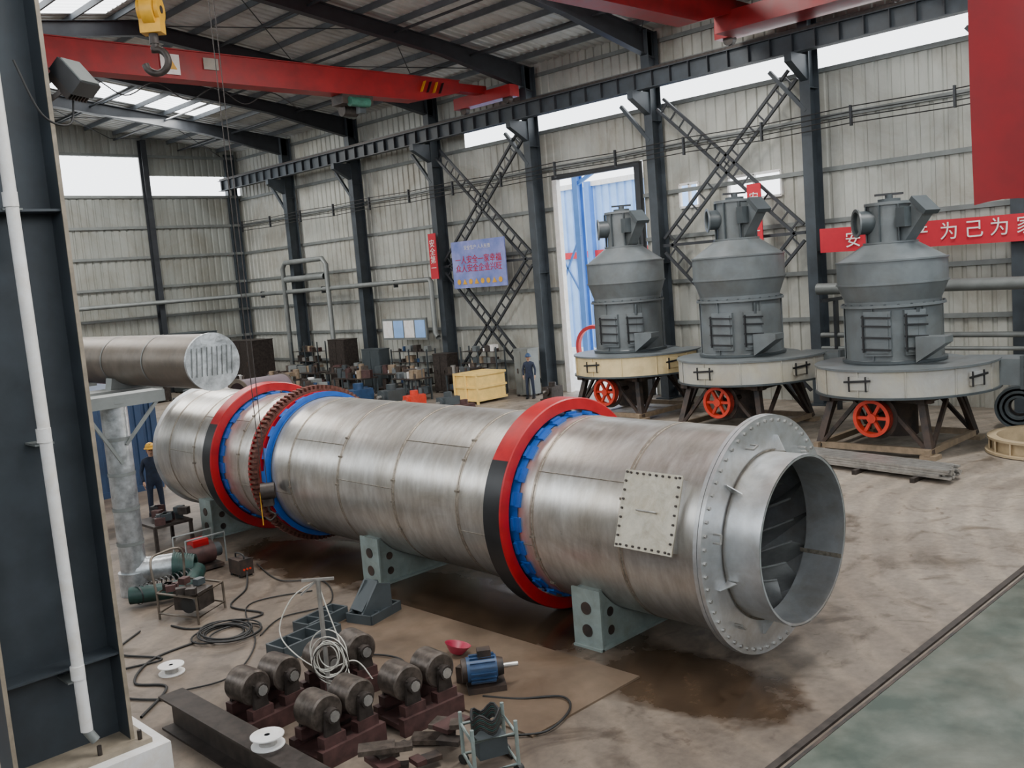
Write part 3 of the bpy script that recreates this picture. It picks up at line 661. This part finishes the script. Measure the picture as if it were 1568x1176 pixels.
# ---------------------------------------------------------------- foreground clutter
def roller_station(x,y,rot=0,big=1.0):
    m=M('trunnion_roller_stand');o=V((x,y,0));Rm=rz(rot)
    def Q(a,b,c):return o+Rm@V((a,b,c))*1.0
    m.box(Q(0,0,.09),(.84,.4,.06),RBROWN,Rm);m.box(Q(0,-.25,.1),(.84,.1,.2),RBROWN,Rm);m.box(Q(0,.25,.1),(.84,.1,.2),RBROWN,Rm)
    for q in(-.22,.22):
        for s_ in(-1,1):
            m.prism([Q(q-.12,s_*.22-.02,.12),Q(q+.12,s_*.22-.02,.12),Q(q+.07,s_*.22-.02,.58),Q(q-.07,s_*.22-.02,.58)],Rm@V((0,.04,0)),BROWN)
            m.cyl(Q(q,s_*.20,.52),Q(q,s_*.29,.52),.08,BROWN,seg=14)
            m.box(Q(q,s_*.2,.25),(.28,.12,.12),RBROWN,Rm)
        m.rev([(0,.18),(.015,.2),(.325,.2),(.34,.18),(.34,.06),(.31,.06),(.31,.14),(.03,.14),(.03,.06),(0,.06)],Q(q,-.17,.52),Rm@V((0,1,0)),ROLL,32)
        m.cyl(Q(q,-.24,.52),Q(q,.24,.52),.045,BROWN,seg=12)
        m.cyl(Q(q,-.30,.52),Q(q,-.26,.52),.06,ALU,seg=10)
    m.done()
for x,y,ro in((5.22,9.85,.1),(6.2,9.75,-.1),(5.35,8.6,.05),(6.35,8.45,-.05)):roller_station(x,y,ro)
m=M('steel_offcut_pile')
for k in range(14):m.box((5.7+random.uniform(-.5,.5),7.65+random.uniform(-.25,.25),.05+.02*k),(random.uniform(.1,.4),random.uniform(.08,.25),.05),random.choice([BROWN,RBROWN,DGREY,ROLL]),rz(random.random()*3))
m.done()
b=M('oily_base_beam');b.ibeam((4.48,10.7,.2),(4.48,7.4,.2),.3,.4,BROWN,tf=.025);b.done()
def spool(x,y,z):
    m=M('welding_wire_spool');m.rev([(0,.17),(.012,.17),(.012,.03),(0,.03)],(x,y,z),(0,0,1),WHT,32);m.rev([(.1,.17),(.112,.17),(.112,.03),(.1,.03)],(x,y,z),(0,0,1),WHT,32)
    m.rev([(.012,.09),(.1,.09)],(x,y,z),(0,0,1),ALU,24,closed=False);m.rev([(0,.03),(.112,.03)],(x,y,z),(0,0,1),BLKP,16,closed=False);m.done()
spool(5.18,12.25,.0);spool(4.5,8.55,.4)
t=M('cable_pole_stand');px_,py_=5.72,9.28
t.cyl((px_,py_,.02),(px_,py_,1.65),.028,ALU,seg=10);t.rev([(0,.1),(.03,.1),(.03,0),(0,0)],(px_,py_,0),(0,0,1),BROWN,24)
t.beam((px_-.13,py_+.13,1.65),(px_+.13,py_-.13,1.65),.03,.03,ALU);t.beam((px_-.18,py_+.1,1.5),(px_,py_,1.65),.02,.02,ALU)
for k in range(10):
    rr=.17+random.uniform(-.05,.07);c0=V((px_+random.uniform(-.03,.03),py_-.05+random.uniform(-.03,.03),.75+random.uniform(-.08,.05)));ph=random.uniform(-.4,.4)
    ux=V((cos(-.75+ph),sin(-.75+ph),0));t.tube([c0+ux*(rr*cos(2*pi*i/26))+V((0,0,rr*1.2*sin(2*pi*i/26))) for i in range(26)],.007,[CABW,CABW,BROWN][k%3],5,cyc=True)
t.tube(curve([(px_,py_,1.65),(px_-.2,py_+.25,1.45),(px_-.35,py_+.35,1.1),(px_-.3,py_+.2,.85),(px_-.05,py_,.6),(px_+.25,py_-.2,.65),(px_+.4,py_-.3,.4)],10),.008,CABW,5)
t.tube(curve([(px_,py_,1.6),(px_+.05,py_-.05,1.3),(px_+.12,py_-.15,.85),(px_+.1,py_-.45,.15)],10),.008,CABW,5)
t.done()
def bracket(name,x,y,w,d_,h,rot):
    m=M(name);Rm=rz(rot);o=V((x,y,0))
    def Q(a,b,c):return o+Rm@V((a,b,c))
    for a in(-w/2,w/2):m.beam(Q(a,-d_/2,h/2),Q(a,d_/2,h/2),.04,h,GREYD,up=(0,0,1))
    for k in range(4):
        b_=-d_/2+d_*k/3;m.beam(Q(-w/2,b_,h/2),Q(w/2,b_,h/2),.03,h,GREYD,up=(0,0,1))
    m.box(Q(0,0,.015),(w,d_,.02),GREYD,Rm);return m
m=bracket('steel_box_frame',6.75,11.45,.36,1.0,.2,-1.45);m.done()
m=bracket('steel_box_frame',7.35,11.95,.3,.8,.2,-1.35);m.done()
m=bracket('steel_bracket_pair',8.05,11.6,.45,.7,.16,-1.3);
m.prism([(7.75,11.5,.1),(8.25,11.4,.1),(8.25,11.4,.5),(8.05,11.45,.55)],(0,.04,0),GREYD);m.prism([(7.75,11.8,.1),(8.25,11.7,.1),(8.25,11.7,.5),(8.05,11.75,.55)],(0,.04,0),GREYD);m.box((7.95,11.65,.36),(.5,.28,.03),GREYD,Matrix.Rotation(-.85,3,'Y'));m.done()
m=M('plastic_bowl');m.rev([(0,.09),(.11,.17),(.115,.175),(.105,.16),(.012,.08),(.012,0)],(7.75,9.4,.06),(0.25,-.1,1),MAG,32,closed=False);m.done(False)
m=M('electric_motor')
mc=V((7.3,8.35,.27));ax=V((.8,-.6,0)).normalized();m.cyl(mc-ax*.22,mc+ax*.14,.15,BLUM,seg=24);m.cyl(mc+ax*.14,mc+ax*.22,.12,DGREY,r1=.1,seg=20);m.cyl(mc-ax*.28,mc-ax*.22,.14,DGREY,seg=20)
for i in range(16):
    th=2*pi*i/16;a_,b_,_=m.frame(ax);u=a_*cos(th)+b_*sin(th);m.beam(mc-ax*.18+u*.16,mc+ax*.12+u*.16,.012,.03,BLUM,up=u)
m.box(mc+V((0,0,.19)),(.16,.14,.1),DGREY,rz(-.64));m.box(mc+V((.0,0,-.21)),(.46,.34,.07),DGREY,rz(-.64));m.cyl(mc+ax*.22,mc+ax*.4,.03,ALU,seg=10);m.box(mc-ax*.2+V((.15,.2,-.14)),(.2,.2,.2),DGREY,rz(.3));m.done()
m=M('rubber_cables_on_floor')
m.tube(curve([(7.1,8.2,.03),(7.3,7.8,.03),(7.6,7.4,.05),(7.4,7.1,.05),(6.9,7.0,.03),(6.5,7.3,.03),(6.3,6.9,.02)],10),.014,BLACKR,5)
m.tube(curve([(7.0,8.6,.03),(6.9,9.2,.05),(7.2,9.9,.05),(7.0,10.4,.05),(6.6,10.4,.02)],10),.014,BLACKR,5)
m.tube(curve([(8.0,15.25,.1),(7.6,14.6,.02),(7.0,14.0,.02),(7.1,13.2,.02),(6.2,13.5,.02),(6.0,14.0,.02)],10),.016,BLACKR,5)
for k in range(7):
    cc=V((6.35+random.uniform(-.1,.1),12.9+random.uniform(-.15,.15),.02+.01*k));rx=.35+random.uniform(-.1,.1)
    m.tube([cc+V((rx*cos(2*pi*i/30),(.3+.03*k)*sin(2*pi*i/30),0)) for i in range(30)],.014,BLACKR,5,cyc=True)
m.tube(curve([(5.9,13.0,.02),(5.2,12.9,.02),(4.7,12.3,.02),(4.9,11.8,.02),(4.3,11.2,.02)],10),.018,BLACKR,5)
m.tube(curve([(5.6,14.2,.02),(5.0,13.6,.02),(5.3,12.8,.02),(4.6,12.9,.02),(4.4,12.0,.02),(4.9,11.2,.02)],10),.016,BLACKR,5)
m.tube(curve([(8.2,13.5,.02),(7.2,13.8,.02),(6.4,12.2,.02),(5.6,11.4,.02),(5.0,11.5,.02)],10),.012,BLACKR,5)
m.tube(curve([(8.5,15.8,.02),(8.2,14.5,.02),(8.6,13.8,.02),(8.0,12.7,.02),(7.2,12.8,.02),(6.6,12.4,.02)],10),.012,BLACKR,5)
m.done()
def welder(x,y,s,mat,name='welding_machine'):
    m=M(name);m.bx(x-.12*s,x+.12*s,y-.2*s,y+.2*s,.04,.3*s,mat);m.bx(x-.13*s,x+.13*s,y-.22*s,y-.2*s,.03,.32*s,DGREY);m.tube(curve([(x,y-.15*s,.3*s),(x,y-.12*s,.38*s),(x,y+.12*s,.38*s),(x,y+.15*s,.3*s)],5),.015,BLACKR,6)
    for a in(-.1,.1):
        for b_ in(-.15,.15):m.cyl((x+a*s,y+b_*s,0),(x+a*s,y+b_*s,.05),.03,BLACKR,seg=8)
    for k in range(3):m.cyl((x-.06*s+.06*s*k,y-.235*s,.14*s),(x-.06*s+.06*s*k,y-.22*s,.14*s),.02,ORNG,seg=8)
    m.done()
welder(8.02,15.5,1.0,DGREY)
m=M('engine_pump_set');q=V((7.75,16.5,0))
m.box(q+V((0,0,.06)),(.7,.5,.06),DGREY);m.cyl(q+V((-.3,0,.3)),q+V((.25,0,.3)),.2,RBROWN,seg=20);m.cyl(q+V((.25,0,.3)),q+V((.4,0,.3)),.13,GREYD,seg=16);m.box(q+V((0,0,.52)),(.3,.25,.12),REDP);m.tube([q+V((-.35,-.25,.1)),q+V((-.35,-.25,.65)),q+V((.4,-.25,.65)),q+V((.4,-.25,.1))],.02,GIRT,8);m.tube([q+V((-.35,.25,.1)),q+V((-.35,.25,.65)),q+V((.4,.25,.65)),q+V((.4,.25,.1))],.02,GIRT,8);m.done()
m=M('pipe_trolley')
for zz in(.1,.42):
    m.tube([(6.3,13.7,zz),(6.95,14.1,zz),(6.7,14.9,zz),(6.05,14.5,zz)],.02,GALV,8,cyc=True)
for q in((6.3,13.7),(6.95,14.1),(6.7,14.9),(6.05,14.5)):m.cyl((*q,0),(*q,.43),.02,GALV,seg=8)
m.tube(curve([(6.05,14.5,.4),(6.05,14.6,.9),(6.3,14.8,.95),(6.7,14.9,.9),(6.7,14.9,.42)],5),.02,GALV,8);m.box((6.5,14.2,.28),(.4,.45,.28),BROWN,rz(.5));m.cyl((6.3,14.0,.25),(6.65,14.2,.25),.13,BLACKR,seg=20)
for k in range(8):m.box((6.2+random.random()*.5,13.9+random.random()*.7,.48),(.15,.12,.1),random.choice([BROWN,DGREY,GREYD,RBROWN]),rz(random.random()*3))
m.done()
m=M('tool_rack_table')
m.bx(7.75,8.55,18.3,19.3,.5,.55,BROWN)
for xx in(7.78,8.52):
    for yy in(18.35,19.25):m.bx(xx-.03,xx+.03,yy-.03,yy+.03,0,.5,BROWN)
for k in range(12):m.box((7.85+random.random()*.6,18.4+random.random()*.8,.62+.05*(k%3)),(.2,.15,.14),random.choice([BROWN,GREYD,BLKP,RBROWN]),rz(random.random()*3))
m.done()
m=M('welding_trolley_frame')
pts=[(5.95,7.25),(6.35,7.05),(6.15,6.65),(5.75,6.85)]
for z in(.1,.42):m.tube([(a,b_,z) for a,b_ in pts],.02,SUPG,8,cyc=True)
for a,b_ in pts:m.cyl((a,b_,0),(a,b_,.55),.02,SUPG,seg=8);m.cyl((a-.03,b_,.05),(a+.03,b_,.05),.05,BLACKR,seg=14)
m.box((6.05,6.95,.27),(.3,.25,.2),GREYD,rz(-.4))
for k in range(8):m.tube([V((6.05,6.97,.44+.02*k))+V((.16*cos(2*pi*i/24),.13*sin(2*pi*i/24),.04*sin(i))) for i in range(24)],.012,random.choice([BLACKR,GRN,BROWN]),5,cyc=True)
m.done()
m=M('pipe_storage_rack')
for yy in(14.2,15.8):
    for xx in(3.3,4.3):m.bx(xx-.03,xx+.03,yy-.03,yy+.03,0,1.3,FOOT)
    for z in(.4,.85,1.25):m.bx(3.3,4.3,yy-.03,yy+.03,z-.03,z+.03,FOOT)
for k in range(14):
    z=[.46,.91][k%2];m.cyl((3.4+.06*k,13.9,z+.03),(3.4+.06*k,16.1,z+.03),.035,random.choice([GIRT,BROWN,RBROWN]),seg=8)
m.rev([(-.1,.35),(.1,.35),(.1,.2),(-.1,.2)],(3.8,15,1.45),(0,0.2,1),GRN,24);m.done()
# ---------------------------------------------------------------- workshop clutter along the long wall
MUTE=[BROWN,GREYD,DGREY,RBROWN,GIRT,ROLL,FOOT,GREY,BROWN,GREYD,BLUM,WHT,ALU,FOOT,ROLL,GIRT,GIRT,BROWN]
def bench(x,y,w,l,h,n,name='workbench'):
    m=M(name);m.bx(x-w/2,x+w/2,y-l/2,y+l/2,h-.05,h,BROWN);m.bx(x-w/2+.05,x+w/2-.05,y-l/2+.05,y+l/2-.05,.25,.28,BROWN)
    for a in(-1,1):
        for b_ in(-1,0,1):m.bx(x+a*(w/2-.05)-.03,x+a*(w/2-.05)+.03,y+b_*(l/2-.05)-.03,y+b_*(l/2-.05)+.03,0,h-.05,GREYD)
    for k in range(n):
        s_=random.uniform(.10,.36);q=V((x+random.uniform(-.3,.3)*w,y+random.uniform(-.45,.45)*l,0));base=random.choice([h,h,.28])
        mt=random.choice(MUTE)
        if random.random()<.5:m.box(q+V((0,0,base+s_/2)),(s_,s_*1.2,s_),mt,rz(random.random()*3))
        else:m.cyl(q+V((0,0,base)),q+V((0,0,base+s_*1.2)),s_*.4,mt,seg=12)
    m.done()
for x,y,l in((26.5,34.4,2.8),(26.2,37.9,2.6),(26.9,30.3,1.8),(26.0,41.3,3.0),(25.2,31.9,1.6),(24.8,35.4,2.2),(23.6,39.5,2.4),(22.5,42.5,3.0),(21.5,34.0,2.4),(20.2,39.0,2.4)):bench(x,y,.9,l,.95,34)
def rack(x,y,l,h):
    m=M('parts_shelving_rack')
    for yy in(y-l/2,y,y+l/2):
        for xx in(x-.25,x+.25):m.bx(xx-.025,xx+.025,yy-.025,yy+.025,0,h,GREYD)
    z=.3
    while z<h:
        m.bx(x-.28,x+.28,y-l/2,y+l/2,z-.02,z,BROWN)
        for k in range(int(l*3.5)):
            s_=random.uniform(.1,.3);yy=y-l/2+.15+k*(l-.3)/(l*3.5);m.box((x+random.uniform(-.08,.08),yy,z+s_/2),(s_,s_*random.uniform(.7,1.3),s_),random.choice(MUTE),rz(random.uniform(-.3,.3)))
        z+=.5
    m.done()
rack(27.7,30.1,2.2,2.0);rack(27.7,34.8,2.6,1.9);rack(27.6,43.3,2.4,2.3)
def cabinet(x,y,w,l,h,mat,name='tool_cabinet'):
    m=M(name);m.bx(x-w/2,x+w/2,y-l/2,y+l/2,.08,h,mat);m.bx(x-w/2-.01,x+w/2+.02,y-l/2-.02,y+l/2+.02,h,h+.04,mat)
    for k in range(2):
        yy=y-l/4+k*l/2;m.bx(x-w/2-.02,x-w/2,yy-l/4+.03,yy+l/4-.03,.14,h-.06,mat);m.bx(x-w/2-.05,x-w/2-.02,yy-.02,yy+.02,h*.5,h*.6,DGREY)
    for a in(-1,1):
        for b_ in(-1,1):m.bx(x+a*(w/2-.06)-.04,x+a*(w/2-.06)+.04,y+b_*(l/2-.06)-.04,y+b_*(l/2-.06)+.04,0,.08,DGREY)
    m.done()
cabinet(27.5,27.3,.6,.8,1.9,GIRT);cabinet(27.5,37.4,.6,1.4,1.9,GREYD);cabinet(27.4,39.9,.8,1.4,2.4,BROWN,'electrical_cabinet');cabinet(25.5,45.5,1.2,2.5,2.6,BROWN,'steel_cabin');cabinet(27.4,32.2,.6,1.0,1.7,BROWN)
cabinet(24.0,48.8,1.5,2.6,3.2,GREYD,'paint_booth');cabinet(20.5,48.0,1.5,3.6,2.6,BROWN,'storage_locker');cabinet(17.5,46,1.5,3.0,2.4,GIRT,'storage_locker');cabinet(15.5,40,1.2,3.0,2.2,RBROWN,'storage_locker')
m=M('yellow_sheet_crate');m.bx(25.0,26.5,27.6,28.9,.1,1.15,YELB);
for yy in(27.6,28.25,28.9):m.bx(24.94,25.0,yy-.05,yy+.05,0,1.2,YELB)
for z in(.15,.65,1.15):m.bx(24.95,26.55,27.55,28.95,z-.04,z+.04,YELB)
m.done()
def gearbox(x,y,s,mat,name):
    m=M(name);m.box((x,y,.35*s),(.8*s,.6*s,.6*s),mat);m.cyl((x-.5*s,y,.45*s),(x+.5*s,y,.45*s),.2*s,mat,seg=20);m.box((x,y,.04*s),(1.0*s,.8*s,.08*s),DGREY);m.cyl((x,y,.6*s),(x,y,.85*s),.18*s,mat,seg=16);m.cyl((x-.65*s,y,.45*s),(x-.5*s,y,.45*s),.06*s,ALU,seg=10);m.done()
for x,y,s,mt in((23.2,29.3,.9,ORNG),(23.4,31.0,1.1,GREYD),(22.8,32.4,1.2,BLUM),(23.2,27.3,.9,GREYD),(26.9,25.4,.8,BROWN),(22.3,25.4,.8,RBROWN),(22.6,19.9,.8,BLUM),(21.8,36.5,1.3,RBROWN),(18.5,38.5,1.4,GREYD),(20.5,30.5,1.1,BROWN),(19.2,36.0,1.2,BROWN)):gearbox(x,y,s,mt,'gear_reducer')
m=M('steel_drum_shell');m.cyl((17.5,32.5,.95),(19.4,32.5,.95),.9,pm('purple_grey_steel',(.2,.16,.18),.5,.3,3,.1),seg=40,cap=False);m.rev([(0,.95),(.05,.95),(.05,.8),(0,.8)],(17.5,32.5,.95),(1,0,0),GALV,40);m.rev([(0,.95),(.05,.95),(.05,.8),(0,.8)],(19.4,32.5,.95),(1,0,0),GALV,40);m.done(False)
# ---------------------------------------------------------------- hanging red cloth near the camera
m=M('hanging_red_banner');vs=[];n=14
dv=V((.72,-.69,0))
for i in range(n+1):
    u=i/n*1.3
    for j in range(13):
        z=5.10+j*.22+(.025*sin(u*7) if j==0 else 0)
        q=V((6.3,2.26,0))+dv*u+V((.69,.72,0))*(.02*sin(u*9+j*.4));vs.append((q.x,q.y,z))
m.add(vs,[(i*13+j,(i+1)*13+j,(i+1)*13+j+1,i*13+j+1) for i in range(n) for j in range(12)],pm('dark_red_cloth',(.24,.004,.008),.7,0,3,.15),True)
m.beam(V((6.2,2.36,7.8)),V((7.35,1.26,7.8)),.05,.05,BROWN);m.cyl((6.75,1.83,7.8),(6.75,1.83,14),.015,BROWN,seg=6);m.done(False)
# ---------------------------------------------------------------- worker
def worker(x,y,yaw,hel=YEL):
    root=bpy.data.objects.new('worker',None);bpy.context.collection.objects.link(root)
    def skin(name,vs,es,rad,mat,rootv=0,lv=2):
        me=bpy.data.meshes.new(name);me.from_pydata(vs,es,[]);ob=bpy.data.objects.new(name,me);bpy.context.collection.objects.link(ob);me.materials.append(mat)
        md=ob.modifiers.new('s','SKIN');md.use_smooth_shade=True
        for i,r_ in enumerate(rad):
            sv=me.skin_vertices[0].data[i];sv.radius=(r_,r_*.8) if not isinstance(r_,tuple) else r_;sv.use_root=(i==rootv)
        sb=ob.modifiers.new('b','SUBSURF');sb.levels=lv;sb.render_levels=lv;ob.parent=root;return ob
    vs=[(0,0,.95),(0,0,1.08),(0,0,1.25),(0,0,1.40),(0,0,1.50),
        (.17,0,1.40),(.25,.0,1.14),(.24,-.08,.92),
        (-.17,0,1.40),(-.25,.0,1.14),(-.22,-.10,.94),
        (.10,0,.88),(.12,-.02,.50),(.13,.02,.12),
        (-.10,0,.88),(-.12,-.03,.50),(-.13,.0,.12)]
    es=[(0,1),(1,2),(2,3),(3,4),(3,5),(5,6),(6,7),(3,8),(8,9),(9,10),(0,11),(11,12),(12,13),(0,14),(14,15),(15,16)]
    rad=[(.17,.12),(.155,.11),(.175,.12),(.15,.1),(.065,.06),.075,.055,.045,.075,.055,.045,.105,.08,.07,.105,.08,.07]
    skin('overalls',vs,es,rad,CLOTH)
    hv=M('head_with_helmet')
    hv.rev([(-.13,.0),(-.125,.035),(-.10,.055),(-.05,.072),(0,.08),(.05,.078),(.09,.06),(.12,0)],(0,-.01,1.62),(0,0,1),SKINM,24,closed=False)
    hv.cyl((0,0,1.45),(0,0,1.53),.052,SKINM,seg=14);hv.prism([(-.012,-.085,1.625),(.012,-.085,1.625),(.016,-.085,1.585),(-.016,-.085,1.585)],(0,-.025,0),SKINM)
    for a in(-.03,.03):hv.cyl((a,-.07,1.635),(a,-.088,1.635),.011,BLKP,seg=10)
    for a in(-.082,.082):hv.cyl((a-.008,0,1.62),(a+.008,0,1.62),.03,SKINM,seg=12)
    hv.box((0,-.083,1.555),(.045,.01,.01),RBROWN)
    hv.rev([(0,.075),(.02,.082),(.05,.08)],(0,0,1.60),(0,0,1),BLKP,20,closed=False,a0=-.4,a1=pi+.4)
    hv.rev([(0,.135),(.012,.135),(.03,.112),(.08,.10),(.12,.07),(.14,.03),(.142,0)],(0,0,1.665),(0,0,1),hel,28,closed=False);hv.rev([(0,.135),(0,.08)],(0,0,1.665),(0,0,1),hel,28,closed=False)
    hv.box((0,-.13,1.668),(.14,.06,.012),hel);hv.beam((0,-.09,1.77),(0,.09,1.77),.02,.03,hel);h=hv.done();h.parent=root
    for sx_,(hx,hy,hz) in((1,(.235,-.09,.88)),(-1,(-.215,-.11,.90))):
        vs=[(hx,hy,hz+.05),(hx,hy-.005,hz),(hx,hy-.01,hz-.05)];es=[(0,1),(1,2)];rad=[(.024,.02),(.036,.018),(.038,.016)]
        for k,(oy,l) in enumerate(((-.03,.072),(-.01,.082),(.01,.076),(.03,.06))):
            b_=len(vs);vs+=[(hx,hy-.01+oy,hz-.055),(hx-sx_*.008,hy-.015+oy,hz-.055-l*.55),(hx-sx_*.022,hy-.018+oy,hz-.055-l)];es+=[(2,b_),(b_,b_+1),(b_+1,b_+2)];rad+=[.010,.009,.008]
        b_=len(vs);vs+=[(hx-sx_*.012,hy-.045,hz-.015),(hx-sx_*.02,hy-.062,hz-.055)];es+=[(1,b_),(b_,b_+1)];rad+=[.012,.010]
        skin('hand',vs,es,rad,SKINM,1,1)
    bt=M('boots')
    for sx_ in(-1,1):
        xx=.13*sx_;bt.prism([(xx-.05,.09,0),(xx-.05,-.19,0),(xx-.05,-.2,.04),(xx-.05,-.12,.08),(xx-.05,-.04,.13),(xx-.05,.08,.13)],(.1,0,0),BLKP);bt.cyl((xx,.02,.08),(xx,.02,.2),.062,BLKP,seg=14)
    b=bt.done();b.parent=root
    root.location=(x,y,0);root.rotation_euler=(0,0,yaw)
worker(9.1,21.2,-.35);worker(26.9,26.6,-1.0,BLUM)
# ---------------------------------------------------------------- light
w=bpy.data.worlds.new('overcast_sky');bpy.context.scene.world=w;w.use_nodes=True;bg=w.node_tree.nodes['Background'];bg.inputs[0].default_value=(.92,.96,1.0,1);bg.inputs[1].default_value=4.2
def area(name,loc,sx_,sy,e,rot=(0,0,0),col=(1,1,1)):
    l=bpy.data.lights.new(name,'AREA');l.shape='RECTANGLE';l.size=sx_;l.size_y=sy;l.energy=e;l.color=col;ob=bpy.data.objects.new(name,l);bpy.context.collection.objects.link(ob);ob.location=loc;ob.rotation_euler=rot
for (a,b,fr,fl) in SK:
    if fr:area('skylight_lamp',(20.2,(a+b)/2,roofz(20.2)-.6),5,b-a,1500,col=(1,.97,.92))
    area('skylight_lamp',(9,(a+b)/2,roofz(9)-.6),7,b-a,1300,col=(1,.97,.92))
print('built')
